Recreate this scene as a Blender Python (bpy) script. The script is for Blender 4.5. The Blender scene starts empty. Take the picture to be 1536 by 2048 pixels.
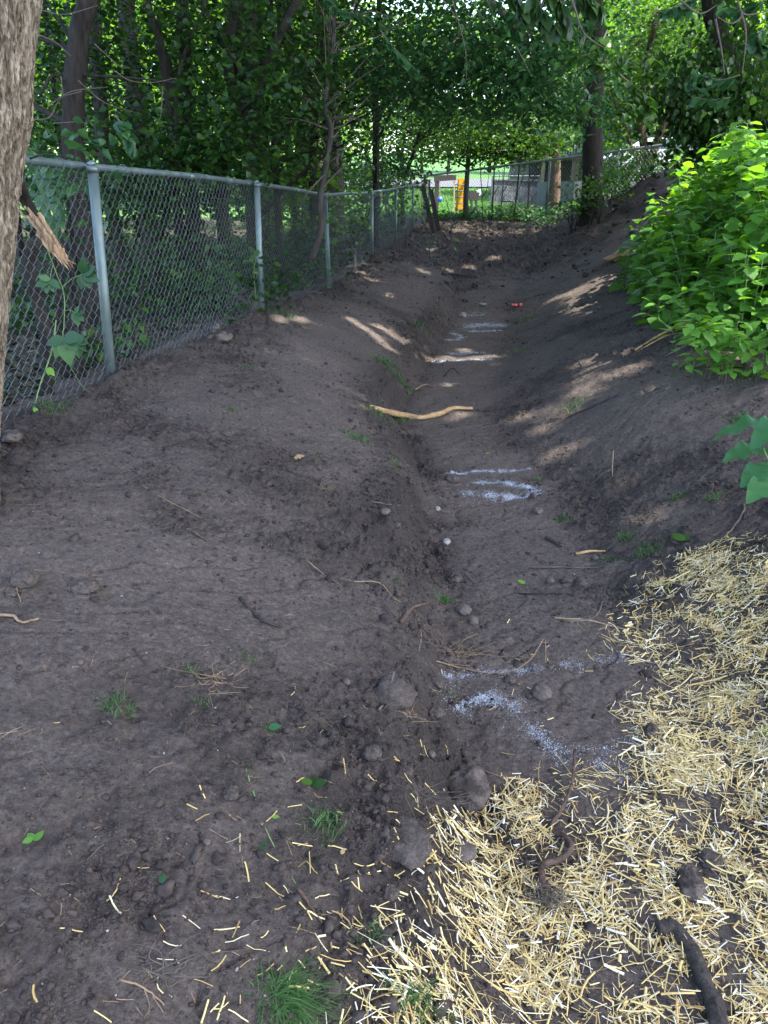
import bpy, math, random
import numpy as np
from mathutils import Vector, Matrix

scene = bpy.context.scene
COL = scene.collection
rng = np.random.default_rng(7)
random.seed(7)
R = math.radians

# ------------------------------------------------------------------ camera
FPX = 1500.0
PITCH = R(23.4)
CAMZ = 1.65
cam_d = bpy.data.cameras.new("camera")
cam = bpy.data.objects.new("camera", cam_d)
COL.objects.link(cam)
cam.location = (0, 0, CAMZ)
cam.rotation_euler = (R(90) - PITCH, 0, 0)
cam_d.sensor_fit = 'VERTICAL'
cam_d.sensor_height = 24
cam_d.lens = 24 * FPX / 2048
cam_d.clip_start = 0.05
cam_d.clip_end = 600
scene.camera = cam

# ------------------------------------------------------------------ world, sun, exposure
SUN_AZ, SUN_EL = R(112), R(57)
SUNV = np.array([math.cos(SUN_EL) * math.sin(SUN_AZ), math.cos(SUN_EL) * math.cos(SUN_AZ), math.sin(SUN_EL)])
world = bpy.data.worlds.new("World")
scene.world = world
world.use_nodes = True
nt = world.node_tree
bgn = nt.nodes["Background"]
sky = nt.nodes.new("ShaderNodeTexSky")
sky.sky_type = 'NISHITA'
sky.sun_disc = False
sky.sun_elevation = SUN_EL
sky.sun_rotation = SUN_AZ
sky.air_density = 1.0
sky.dust_density = 2.0
nt.links.new(sky.outputs[0], bgn.inputs[0])
bgn.inputs[1].default_value = 0.15
sd = bpy.data.lights.new("sun", 'SUN')
sd.energy = 2.75
sd.angle = R(0.55)
sd.color = (1.0, 0.95, 0.86)
sun = bpy.data.objects.new("sun", sd)
sun.rotation_euler = Vector(SUNV).to_track_quat('Z', 'Y').to_euler()
sun.location = (10, 6, 20)
COL.objects.link(sun)
scene.view_settings.view_transform = 'Standard'
scene.view_settings.look = 'None'
scene.view_settings.gamma = 1
scene.view_settings.exposure = 3.15
scene.cycles.max_bounces = 6
scene.cycles.diffuse_bounces = 3
scene.cycles.glossy_bounces = 2
scene.cycles.transmission_bounces = 3
scene.cycles.transparent_max_bounces = 6
scene.cycles.use_denoising = True
scene.cycles.denoiser = 'OPENIMAGEDENOISE'
scene.cycles.denoising_input_passes = 'RGB_ALBEDO_NORMAL'
scene.cycles.denoising_prefilter = 'NONE'
scene.cycles.use_adaptive_sampling = False
scene.cycles.sample_clamp_indirect = 4
scene.cycles.caustics_reflective = False
scene.cycles.caustics_refractive = False

# ------------------------------------------------------------------ noise
_T = np.random.default_rng(3).random((256, 256))
def vn(x, y, s=0):
    x = np.asarray(x, float) + s * 17.31; y = np.asarray(y, float) + s * 9.77
    xi = np.floor(x).astype(int); yi = np.floor(y).astype(int)
    fx = x - xi; fy = y - yi
    fx = fx * fx * (3 - 2 * fx); fy = fy * fy * (3 - 2 * fy)
    a = _T[xi & 255, yi & 255]; b = _T[(xi + 1) & 255, yi & 255]
    c = _T[xi & 255, (yi + 1) & 255]; d = _T[(xi + 1) & 255, (yi + 1) & 255]
    return (a * (1 - fx) + b * fx) * (1 - fy) + (c * (1 - fx) + d * fx) * fy
def fbm(x, y, o=4, s=0, g=.5):
    t = 0; a = 1; n = 0
    for k in range(o):
        t = t + a * vn(x * 2 ** k, y * 2 ** k, s + k * 3); n += a; a *= g
    return t / n
def sstep(a, b, x):
    t = np.clip((np.asarray(x, float) - a) / (b - a), 0, 1)
    return t * t * (3 - 2 * t)
def tab(y, pts):
    return np.interp(y, [p[0] for p in pts], [p[1] for p in pts])

# ------------------------------------------------------------------ terrain (a swale between two banks)
def c_line(y): return tab(y, [(-3, .75), (0, .70), (1.2, .68), (2, .66), (3.3, .64), (4.3, .70), (5.2, .60), (6, .50), (7.5, .74), (9.5, 1.1), (11.3, 1.41), (14, 1.95), (20, 2.6), (30, 3)])
def fence_x(y): return -2.36 + .155 * np.asarray(y, float)
def macro(x, y):
    x = np.asarray(x, float); y = np.asarray(y, float)
    c = c_line(y)
    hwl = tab(y, [(0, .36), (3, .36), (5, .40), (8, .38), (12, .42), (15, .7), (20, 1.5)])
    hwr = tab(y, [(0, .50), (2, .48), (3, .46), (5, .42), (8, .36), (12, .42), (15, .7), (20, 1.5)])
    b = tab(y, [(-3, -.10), (1.5, -.13), (8, -.13), (10.5, -.09), (11.5, -.01), (13, .17), (15, .40), (18, .60), (23, .78), (26, .80), (32, .74), (38, .82), (45, 1.02), (60, 1.65), (70, 2.5), (90, 3.6), (140, 7)])
    L = tab(y, [(-3, .60), (3.4, .57), (4.5, .56), (7.4, .50), (10.4, .38), (13.7, .50), (16.6, .56), (19.5, .68), (23, .79), (26, .80), (32, .74), (38, .82), (45, 1.02), (60, 1.65), (70, 2.5), (90, 3.6), (140, 7)])
    Rr = tab(y, [(-3, .22), (0, .22), (2, .26), (3, .33), (4.5, .45), (7, .56), (10, .66), (13, .95), (16, 1.12), (20, 1.05), (24, .95), (28, .86), (32, .80), (38, .82), (45, 1.02), (60, 1.65), (70, 2.5), (90, 3.6), (140, 7)])
    fx = fence_x(np.clip(y, -3, 24))
    fx = np.where(y > 24, fx[()] if fx.ndim == 0 else fx, fx)
    tl = (c - hwl - x) / np.maximum(c - hwl - fx - .12, .3)
    tr = (x - c - hwr) / tab(y, [(0, 1.3), (3, 1.15), (5, 1.5), (8, 1.9), (14, 2.4), (24, 3.5)])
    def prof(t):
        t = np.clip(t, 0, 1)
        return .16 * sstep(.0, .13, t) + .84 * (.10 * t + .30 * t * t * (3 - 2 * t) + .60 * (1 - (1 - t) ** 2.6))
    tc = np.clip(tr, 0, 1)
    z = b + (L - b) * prof(tl) + (Rr - b) * (.62 * tc + .38 * sstep(0, 1, tr))
    # heaped lip along the right toe and shoulder
    z = z + .05 * np.exp(-(((x - c - hwr - .75) / .35) ** 2)) * sstep(3.5, 5, y) * (1 - sstep(11, 13, y))
    # dirt mound at the right far side
    z = z + .80 * np.exp(-(((x - 5.9) / 1.9) ** 2 + ((y - 15.6) / 2.3) ** 2))
    z = z + .25 * np.exp(-(((x - 4.2) / 1.0) ** 2 + ((y - 17.5) / 1.3) ** 2))
    # ground steps up behind the right half of the back fence
    z = z + 0.75 * sstep(4, 8, x) * sstep(14, 18, y) * (1 - sstep(24, 34, y))
    # wood floor falls away on the left
    left = sstep(0, 1, (fx - .1 - x) / 7.0) * (1 - sstep(26, 50, y))
    z = z - .38 * left
    # loose soil ridge banked up along the foot of the fence
    z = z + .045 * np.exp(-(((x - fx - .10) / .16) ** 2)) * sstep(1, 3, y) * (1 - sstep(18, 22, y)) * (.4 + vn(x * 2, y * 1.3, 5))
    return z
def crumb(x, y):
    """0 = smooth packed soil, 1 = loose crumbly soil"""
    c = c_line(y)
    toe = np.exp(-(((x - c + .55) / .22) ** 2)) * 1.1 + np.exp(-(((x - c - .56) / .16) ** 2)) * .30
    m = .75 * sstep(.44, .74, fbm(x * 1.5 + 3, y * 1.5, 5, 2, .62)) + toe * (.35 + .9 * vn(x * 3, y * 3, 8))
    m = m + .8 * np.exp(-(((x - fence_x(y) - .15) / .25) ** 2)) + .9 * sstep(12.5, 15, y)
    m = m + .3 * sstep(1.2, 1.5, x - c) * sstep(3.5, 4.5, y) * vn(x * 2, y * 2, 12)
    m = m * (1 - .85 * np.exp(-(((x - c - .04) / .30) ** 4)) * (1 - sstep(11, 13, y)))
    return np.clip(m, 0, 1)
def height(x, y, fine=True):
    x = np.asarray(x, float); y = np.asarray(y, float)
    z = macro(x, y)
    near = 1 - sstep(24, 27, y)
    dist = np.clip(1 - (y - 10) / 14, .15, 1)
    u = x * .9 + y * .35; v = -x * .35 + y * .9            # drag marks of the blade run down the banks
    z = z + near * (.075 * (fbm(x * .9, y * .9, 2, 4) - .5) + .055 * (fbm(u * 1.2, v * 3.6, 4, 6, .6) - .5))
    z = z + near * .22 * sstep(12.5, 15, y) * (fbm(x * 2.6, y * 2.6, 4, 30, .65) - .5)
    if fine:
        cr = crumb(x, y)
        z = z + near * (.042 * (fbm(x * 10, y * 10, 3, 9, .6) - .5) * (.42 + 1.2 * cr))
        z = z + near * .0115 * (fbm(x * 28, y * 28, 3, 19, .7) - .5) * (.5 + 1.2 * vn(x * 3.1, y * 3.1, 44))
        # shallow clods: rounded cells where the soil is loose
        z = z + near * .008 * (fbm(x * 15 + 3, y * 15, 3, 73, .7) - .5) * (.5 + cr)
        n1 = vn(x * 30, y * 30, 14); n2 = vn(x * 62, y * 62, 15); n3 = vn(x * 120, y * 120, 18)
        z = z + near * cr * (.022 * sstep(.55, .95, n1) + .011 * sstep(.45, .95, n2))
        z = z + near * ((.0030 + .004 * cr) * (n3 - .5) + .0034 * (n2 - .5))
        # cracks and little scarps
        w = np.abs(fbm(u * 2.2, v * 7, 3, 21) - .5)
        z = z - near * .013 * (1 - sstep(0, .024, w)) * sstep(.35, .55, vn(x * 1.4, y * 1.4, 22))
        w2 = np.abs(fbm(x * 3.4 + .6 * vn(x * 9, y * 9, 5), y * 4.6, 3, 26) - .5)
        z = z - near * .009 * (1 - sstep(0, .02, w2)) * sstep(.5, .7, vn(x * 2.1, y * 2.1, 27)) * (.4 + cr)
    return z
def hz(x, y): return float(height(np.array([x]), np.array([y]))[0])

def raydir(u, v):
    a = v - 1024.0
    return np.array([(u - 768.0), FPX * math.cos(PITCH) - a * math.sin(PITCH), -FPX * math.sin(PITCH) - a * math.cos(PITCH)])
def W(u, v, y):
    """world point on the plane at distance y seen at photo pixel (u, v)"""
    d = raydir(u, v)
    k = y / d[1]
    return Vector((d[0] * k, y, CAMZ + d[2] * k))
def G(u, v):
    """point of the ground seen at photo pixel (u, v)"""
    d = raydir(u, v)
    ys = np.concatenate([np.arange(.3, 12, .01), np.arange(12, 80, .05)])
    k = ys / d[1]
    z = CAMZ + d[2] * k
    g = height(d[0] * k, ys, False)
    i = np.argmax(z < g)
    if not (z < g).any(): i = len(ys) - 1
    x, y = float(d[0] * k[i]), float(ys[i])
    return Vector((x, y, hz(x, y)))

# ------------------------------------------------------------------ tagging and mesh helpers
def tag(o, label=None, cat=None, group=None, kind=None):
    if label: o['label'] = label
    if cat: o['category'] = cat
    if group: o['group'] = group
    if kind: o['kind'] = kind
    return o
def thing(name, label, cat, loc=(0, 0, 0), group=None):
    o = bpy.data.objects.new(name, None)
    COL.objects.link(o); o.location = loc; o.empty_display_size = .1
    return tag(o, label, cat, group)
def link(name, me, mat, parent=None, smooth=True):
    o = bpy.data.objects.new(name, me)
    COL.objects.link(o)
    if mat: me.materials.append(mat)
    if parent is not None:
        o.parent = parent
        o.location = -Vector(parent.location)
    return o
def npmesh(name, V, F, mat=None, parent=None, var=None, smooth=False, origin=None):
    """V (n,3); F (m,k) equal-size faces; var = per-face random value"""
    V = np.asarray(V, np.float32); F = np.asarray(F, np.int32)
    if origin is not None: V = V - np.asarray(origin, np.float32)
    me = bpy.data.meshes.new(name)
    m, k = F.shape
    me.vertices.add(len(V)); me.vertices.foreach_set('co', V.ravel())
    me.loops.add(m * k); me.loops.foreach_set('vertex_index', F.ravel())
    me.polygons.add(m)
    me.polygons.foreach_set('loop_start', np.arange(0, m * k, k, dtype=np.int32))
    me.polygons.foreach_set('loop_total', np.full(m, k, np.int32))
    if smooth: me.polygons.foreach_set('use_smooth', np.ones(m, bool))
    if var is not None:
        at = me.attributes.new('var', 'FLOAT', 'FACE'); at.data.foreach_set('value', np.asarray(var, np.float32))
    me.update(calc_edges=True)
    o = link(name, me, mat, parent)
    if origin is not None: o.location = Vector(origin) - (Vector(parent.location) if parent is not None else Vector((0, 0, 0)))
    return o

RT = np.random.default_rng(99).random((64, 64))
class MB:
    """collects shapes into ONE mesh"""
    def __init__(s): s.v = []; s.f = []; s.n = 0; s.r = []
    def add(s, V, F, var=0.5):
        s.v += [tuple(p) for p in V]; s.f += [tuple(i + s.n for i in f) for f in F]; s.r += [var] * len(F); s.n += len(V)
    def box(s, c, size, rot=None, bev=0):
        hx, hy, hz_ = size[0] / 2, size[1] / 2, size[2] / 2
        P = [Vector((i * hx, j * hy, k * hz_)) for i in (-1, 1) for j in (-1, 1) for k in (-1, 1)]
        if rot is not None: P = [rot @ p for p in P]
        c = Vector(c); P = [p + c for p in P]
        s.add(P, [(0, 1, 3, 2), (4, 6, 7, 5), (0, 4, 5, 1), (2, 3, 7, 6), (0, 2, 6, 4), (1, 5, 7, 3)])
    def bar(s, a, b, w, h):
        a = Vector(a); b = Vector(b); d = b - a
        q = d.to_track_quat('Z', 'Y').to_matrix()
        s.box((a + b) / 2, (w, h, d.length), q)
    def tube(s, pts, rad, n=8, cap=True, rough=0, ov=None):
        pts = [Vector(p) for p in pts]
        if not hasattr(rad, '__len__'): rad = [rad] * len(pts)
        V = []; up = None
        for i, p in enumerate(pts):
            t = (pts[min(i + 1, len(pts) - 1)] - pts[max(i - 1, 0)])
            if t.length < 1e-9: t = Vector((0, 0, 1))
            t.normalize()
            if up is None: up = t.orthogonal().normalized()
            up = (up - t * up.dot(t)); up = up.normalized() if up.length > 1e-6 else t.orthogonal().normalized()
            sd_ = t.cross(up)
            for k in range(n):
                a = 2 * math.pi * k / n
                rr = rad[i] * (1 + (rough * 2.6 * (float(RT[(i * 37 // 90 + s.n) % 64, (k * 5) % 64]) * (1 - (i * 37 % 90) / 90) + float(RT[(i * 37 // 90 + 1 + s.n) % 64, (k * 5) % 64]) * ((i * 37 % 90) / 90) - .5) if rough else 0))
                V.append(p + up * (math.cos(a) * rr) + sd_ * (math.sin(a) * rr * (ov or 1)))
        F = []
        for i in range(len(pts) - 1):
            for k in range(n):
                k2 = (k + 1) % n
                F.append((i * n + k, i * n + k2, (i + 1) * n + k2, (i + 1) * n + k))
        if cap:
            F.append(tuple(range(n - 1, -1, -1))); F.append(tuple(range((len(pts) - 1) * n, len(pts) * n)))
        s.add(V, F)
    def build(s, name, mat, parent=None, smooth=False, origin=None):
        me = bpy.data.meshes.new(name)
        og = Vector(origin) if origin is not None else Vector((0, 0, 0))
        me.from_pydata([tuple(Vector(p) - og) for p in s.v], [], s.f)
        if smooth: me.polygons.foreach_set('use_smooth', [True] * len(me.polygons))
        at = me.attributes.new('var', 'FLOAT', 'FACE'); at.data.foreach_set('value', s.r)
        me.update()
        o = link(name, me, mat, parent)
        if origin is not None: o.location = og - (Vector(parent.location) if parent is not None else Vector((0, 0, 0)))
        return o

def spline(pts, n=6):
    """Catmull-Rom through the points"""
    P = [Vector(p) for p in pts]
    if len(P) < 3: return [P[0].lerp(P[-1], i / n) for i in range(n + 1)]
    P = [P[0] * 2 - P[1]] + P + [P[-1] * 2 - P[-2]]
    out = []
    for i in range(1, len(P) - 2):
        for k in range(n):
            t = k / n; a, b, c, d = P[i - 1], P[i], P[i + 1], P[i + 2]
            out.append(.5 * ((2 * b) + (c - a) * t + (2 * a - 5 * b + 4 * c - d) * t * t + (3 * b - a - 3 * c + d) * t ** 3))
    out.append(P[-2])
    return out
def taper(a, b, n): return [a + (b - a) * i / (n - 1) for i in range(n)]

# ------------------------------------------------------------------ materials
def newmat(name):
    m = bpy.data.materials.new(name); m.use_nodes = True
    t = m.node_tree; b = t.nodes['Principled BSDF']
    return m, t, b
def N(t, kind, **kw):
    n = t.nodes.new(kind)
    for k, v in kw.items():
        if k.startswith('i_'): n.inputs[k[2:].replace('_', ' ')].default_value = v
        else: setattr(n, k, v)
    return n
def ramp(t, fac, stops):
    r = t.nodes.new('ShaderNodeValToRGB')
    e = r.color_ramp.elements
    while len(e) < len(stops): e.new(.5)
    for q, (p, c) in zip(e, stops): q.position = p; q.color = (*c, 1)
    t.links.new(fac, r.inputs[0]); return r.outputs[0]
def noise(t, scale, detail=4, rough=.55, vec=None, dist=0):
    n = N(t, 'ShaderNodeTexNoise'); n.inputs['Scale'].default_value = scale; n.inputs['Detail'].default_value = detail
    n.inputs['Roughness'].default_value = rough; n.inputs['Distortion'].default_value = dist
    if vec is not None: t.links.new(vec, n.inputs['Vector'])
    return n.outputs['Fac']
def objco(t, scale=(1, 1, 1)):
    tc = N(t, 'ShaderNodeTexCoord'); mp = N(t, 'ShaderNodeMapping'); mp.inputs['Scale'].default_value = scale
    t.links.new(tc.outputs['Object'], mp.inputs['Vector']); return mp.outputs[0]
def bump(t, b, h, strength=.5, dist=.01, prev=None):
    n = N(t, 'ShaderNodeBump'); n.inputs['Strength'].default_value = strength; n.inputs['Distance'].default_value = dist
    t.links.new(h, n.inputs['Height'])
    if prev is not None: t.links.new(prev, n.inputs['Normal'])
    t.links.new(n.outputs[0], b.inputs['Normal']); return n.outputs[0]
def mix(t, f, a, c, mode='MIX'):
    n = N(t, 'ShaderNodeMix', data_type='RGBA', blend_type=mode)
    if isinstance(f, float): n.inputs[0].default_value = f
    else: t.links.new(f, n.inputs[0])
    for s_, q in ((6, a), (7, c)):
        if isinstance(q, tuple): n.inputs[s_].default_value = (*q, 1)
        else: t.links.new(q, n.inputs[s_])
    return n.outputs[2]

def mat_noise(name, c1, c2, scale=8, rough=.8, bs=.4, bd=.01, metal=0, detail=5, stretch=(1, 1, 1), spec=.5, bscale=None, lo=.3, hi=.7):
    m, t, b = newmat(name); v = objco(t, stretch)
    f = noise(t, scale, detail, .6, v)
    t.links.new(ramp(t, f, [(lo, c1), (hi, c2)]), b.inputs['Base Color'])
    b.inputs['Roughness'].default_value = rough; b.inputs['Metallic'].default_value = metal
    b.inputs['Specular IOR Level'].default_value = spec
    if bs: bump(t, b, noise(t, bscale or scale * 2, 5, .65, v), bs, bd)
    return m

def mat_leaf(name, cols, rough=.42, trans=.35, tcol=None, spec=.35):
    m, t, b = newmat(name)
    at = N(t, 'ShaderNodeAttribute', attribute_name='var')
    col = ramp(t, at.outputs['Fac'], cols)
    v = objco(t); f = noise(t, 14, 2, .5, v)
    col2 = mix(t, f, col, mix(t, .35, col, (.02, .05, .01)))
    t.links.new(col2, b.inputs['Base Color'])
    b.inputs['Roughness'].default_value = rough; b.inputs['Specular IOR Level'].default_value = spec
    tr = N(t, 'ShaderNodeBsdfTranslucent')
    hs = N(t, 'ShaderNodeHueSaturation'); hs.inputs['Saturation'].default_value = 1.15; hs.inputs['Value'].default_value = 2.0; hs.inputs['Hue'].default_value = .485
    t.links.new(col2, hs.inputs['Color']); t.links.new(hs.outputs[0], tr.inputs['Color'])
    mx = N(t, 'ShaderNodeMixShader'); mx.inputs[0].default_value = trans
    t.links.new(b.outputs[0], mx.inputs[1]); t.links.new(tr.outputs[0], mx.inputs[2])
    t.links.new(mx.outputs[0], t.nodes['Material Output'].inputs[0])
    return m

def mat_soil():
    m, t, b = newmat('soil'); v = objco(t)
    big = noise(t, 1.1, 4, .6, v); mid = noise(t, 7, 5, .7, v); fin = noise(t, 55, 6, .75, v); gr = noise(t, 190, 3, .7, v)
    c = ramp(t, big, [(.34, (.046, .034, .027)), (.5, (.084, .0635, .0505)), (.66, (.132, .102, .082))])
    c = mix(t, .45, c, ramp(t, mid, [(.34, (.026, .019, .015)), (.5, (.078, .059, .047)), (.66, (.148, .114, .091))]))
    c = mix(t, .58, c, ramp(t, fin, [(.34, (.008, .006, .005)), (.5, (.074, .058, .049)), (.66, (.18, .145, .122))]))
    c = mix(t, .20, c, ramp(t, gr, [(.36, (.010, .008, .007)), (.5, (.078, .061, .052)), (.64, (.19, .155, .13))]))
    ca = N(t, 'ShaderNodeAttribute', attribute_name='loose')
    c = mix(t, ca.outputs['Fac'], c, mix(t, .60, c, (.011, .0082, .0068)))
    vo = N(t, 'ShaderNodeTexVoronoi'); vo.inputs['Scale'].default_value = 60; t.links.new(v, vo.inputs['Vector'])
    sp = ramp(t, vo.outputs['Distance'], [(.0, (1, 1, 1)), (.07, (0, 0, 0))])
    rare = ramp(t, noise(t, 23, 2, .5, v), [(.60, (0, 0, 0)), (.64, (1, 1, 1))])
    c = mix(t, mix(t, 1.0, sp, rare, 'MULTIPLY'), c, (.17, .15, .13))
    t.links.new(c, b.inputs['Base Color'])
    b.inputs['Roughness'].default_value = .93; b.inputs['Specular IOR Level'].default_value = .25
    n1 = bump(t, b, noise(t, 38, 8, .78, v), 1.0, .022)
    bump(t, b, gr, .5, .003, n1)
    return m
M = {}
M['soil'] = mat_soil()
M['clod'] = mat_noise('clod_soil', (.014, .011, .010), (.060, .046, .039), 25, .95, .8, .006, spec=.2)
M['litter'] = mat_noise('leaf_litter', (.010, .010, .006), (.055, .045, .030), 16, .95, .8, .02, spec=.2)
M['lawn'] = mat_noise('lawn_soil', (.03, .08, .015), (.05, .12, .02), 3, .9, .5, .02, spec=.2)
M['road'] = mat_noise('asphalt', (.045, .048, .056), (.062, .066, .076), 6, .9, .2, .005)
M['bark_big'] = None
M['bark'] = mat_noise('bark_dark', (.010, .008, .007), (.034, .028, .022), 9, .95, 1.0, .02, stretch=(3, 3, .6), spec=.2)
M['bark_grey'] = mat_noise('bark_grey', (.022, .020, .017), (.070, .060, .050), 10, .95, 1.0, .02, stretch=(3, 3, .6), spec=.2)
M['bark_red'] = mat_noise('bark_red', (.045, .028, .020), (.13, .085, .062), 10, .95, 1.0, .02, stretch=(3, 3, .6), spec=.2)
M['twig'] = mat_noise('twig', (.045, .036, .028), (.12, .10, .08), 20, .9, .6, .003, spec=.2)
M['root'] = mat_noise('root', (.11, .075, .045), (.24, .17, .105), 30, .85, .6, .002, spec=.2)
M['darkwood'] = mat_noise('dark_wet_wood', (.014, .011, .009), (.065, .052, .043), 34, .9, 1.0, .012, stretch=(2, 2, .7), spec=.3)
M['torn'] = mat_noise('torn_wood', (.10, .05, .025), (.52, .35, .21), 30, .85, 1.0, .01, stretch=(2, 2, .4), spec=.2)
M['orange_wood'] = mat_noise('stripped_wood', (.20, .105, .04), (.50, .34, .17), 26, .8, 1.0, .010, spec=.2)
M['stone'] = mat_noise('stone', (.042, .033, .027), (.115, .093, .080), 16, .92, .9, .006, spec=.2, bscale=60)
M['stone_dirty'] = mat_noise('dirty_stone', (.028, .021, .017), (.098, .078, .066), 11, .95, 1.0, .012, spec=.2, bscale=60, lo=.44, hi=.56)
M['stone_pale'] = mat_noise('pale_stone', (.13, .115, .10), (.26, .235, .21), 20, .85, .4, .003, spec=.3)
M['chalk'] = mat_noise('marking_chalk', (.23, .25, .28), (.36, .385, .425), 90, .95, .3, .002, spec=.1)
M['galv'] = mat_noise('galvanised_steel', (.060, .085, .082), (.135, .17, .162), 12, .45, .12, .002, metal=.35, stretch=(1, 1, .4))
M['wire_pale'] = mat_noise('pale_wire', (.13, .145, .145), (.22, .24, .24), 20, .5, 0, metal=.2)
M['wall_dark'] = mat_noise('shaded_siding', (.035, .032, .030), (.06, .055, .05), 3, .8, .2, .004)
M['galv_old'] = mat_noise('mossy_steel', (.045, .07, .058), (.10, .14, .12), 16, .6, .2, .002, metal=.35)
M['wire'] = mat_noise('wire', (.060, .070, .070), (.13, .15, .15), 20, .5, 0, metal=.4)
M['wood_post'] = mat_noise('weathered_wood', (.010, .008, .007), (.035, .026, .021), 14, .9, .8, .006, stretch=(3, 3, .5))
M['yellow'] = mat_noise('yellow_plastic', (.42, .19, .005), (.50, .25, .008), 4, .4, .05, .002)
M['blue'] = mat_noise('blue_plastic', (.02, .06, .40), (.03, .09, .55), 4, .4, .05, .002)
M['black'] = mat_noise('dark_plastic', (.012, .014, .014), (.03, .034, .034), 6, .6, .1, .002)
M['white'] = mat_noise('white_paint', (.28, .30, .33), (.38, .39, .42), 3, .6, .05, .002)
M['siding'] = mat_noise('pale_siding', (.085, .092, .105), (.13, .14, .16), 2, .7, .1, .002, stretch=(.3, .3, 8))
M['timber'] = mat_noise('new_timber', (.14, .10, .055), (.22, .165, .10), 8, .8, .3, .003, stretch=(3, 3, .5))
M['rock_wall'] = mat_noise('block_wall', (.025, .025, .03), (.13, .13, .145), 2.5, .9, .8, .03)
M['glass'] = mat_noise('dark_glass', (.02, .025, .03), (.04, .05, .06), 2, .1, 0)
M['roof'] = mat_noise('shingles', (.05, .05, .055), (.10, .10, .11), 8, .9, .5, .01)
M['red'] = mat_noise('red_wrapper', (.45, .03, .03), (.6, .06, .05), 20, .4, .2, .002)
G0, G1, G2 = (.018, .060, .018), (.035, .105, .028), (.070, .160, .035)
M['leaf_dark'] = mat_leaf('leaf_shade', [(0, (.008, .024, .007)), (.6, (.020, .054, .012)), (1, (.055, .110, .018))], trans=.36, spec=.25)  # darker leaf copy: the shade of the wood is put into the colour
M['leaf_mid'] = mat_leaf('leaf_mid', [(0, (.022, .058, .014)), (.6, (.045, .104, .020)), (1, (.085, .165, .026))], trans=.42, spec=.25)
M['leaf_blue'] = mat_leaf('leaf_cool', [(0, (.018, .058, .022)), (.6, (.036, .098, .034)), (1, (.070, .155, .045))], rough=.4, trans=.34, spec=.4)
M['leaf_lit'] = mat_leaf('leaf_sunlit', [(0, (.060, .140, .022)), (.6, (.10, .20, .028)), (1, (.15, .27, .035))], trans=.45)  # paler leaf copy: sunlight on the far foliage is put into the colour
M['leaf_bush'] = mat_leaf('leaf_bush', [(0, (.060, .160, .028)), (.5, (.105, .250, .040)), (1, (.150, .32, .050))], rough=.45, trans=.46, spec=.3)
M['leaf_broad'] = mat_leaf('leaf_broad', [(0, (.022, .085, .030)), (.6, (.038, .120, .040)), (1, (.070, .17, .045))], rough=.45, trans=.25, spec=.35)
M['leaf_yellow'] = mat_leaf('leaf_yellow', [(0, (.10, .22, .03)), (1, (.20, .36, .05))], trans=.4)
M['grass'] = mat_leaf('grass_blade', [(0, (.025, .075, .018)), (.6, (.05, .13, .028)), (1, (.12, .19, .06))], rough=.5, trans=.3)
M['lawn_grass'] = mat_leaf('lawn_blade', [(0, (.035, .105, .014)), (.6, (.055, .15, .020)), (1, (.09, .20, .03))], rough=.55, trans=.35)
M['dry_dark'] = mat_leaf('old_leaf', [(0, (.012, .009, .006)), (.8, (.05, .036, .022)), (1, (.10, .08, .05))], rough=.8, trans=.05)
M['dry'] = mat_leaf('dry_leaf', [(0, (.13, .075, .035)), (1, (.34, .23, .11))], rough=.7, trans=.1)
M['stem'] = mat_noise('green_stem', (.06, .12, .03), (.12, .20, .06), 20, .6, .2, .002)
def mat_straw():
    m, t, b = newmat('straw')
    at = N(t, 'ShaderNodeAttribute', attribute_name='var')
    c = ramp(t, at.outputs['Fac'], [(0, (.18, .11, .04)), (.2, (.36, .245, .075)), (.55, (.52, .41, .16)), (.8, (.54, .475, .27)), (1, (.64, .62, .53))])
    v = objco(t); f = noise(t, 60, 3, .6, v)
    c = mix(t, f, c, mix(t, .4, c, (.30, .20, .09)))
    t.links.new(c, b.inputs['Base Color']); b.inputs['Roughness'].default_value = .5
    b.inputs['Specular IOR Level'].default_value = .4
    return m
M['straw'] = mat_straw()
def mat_bark_big():
    m, t, b = newmat('furrowed_bark'); v = objco(t, (1, 1, .25))
    f = noise(t, 62, 6, .6, v, .4); g = noise(t, 130, 5, .7, v)
    c = ramp(t, f, [(.38, (.040, .028, .018)), (.5, (.22, .17, .118)), (.62, (.42, .345, .26))])
    c = mix(t, .35, c, ramp(t, g, [(.35, (.06, .045, .030)), (.65, (.38, .31, .23))]))
    t.links.new(c, b.inputs['Base Color']); b.inputs['Roughness'].default_value = .95
    b.inputs['Specular IOR Level'].default_value = .2
    n1 = bump(t, b, f, 1.0, .03); bump(t, b, g, .7, .008, n1)
    return m
M['bark_big'] = mat_bark_big()
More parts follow.
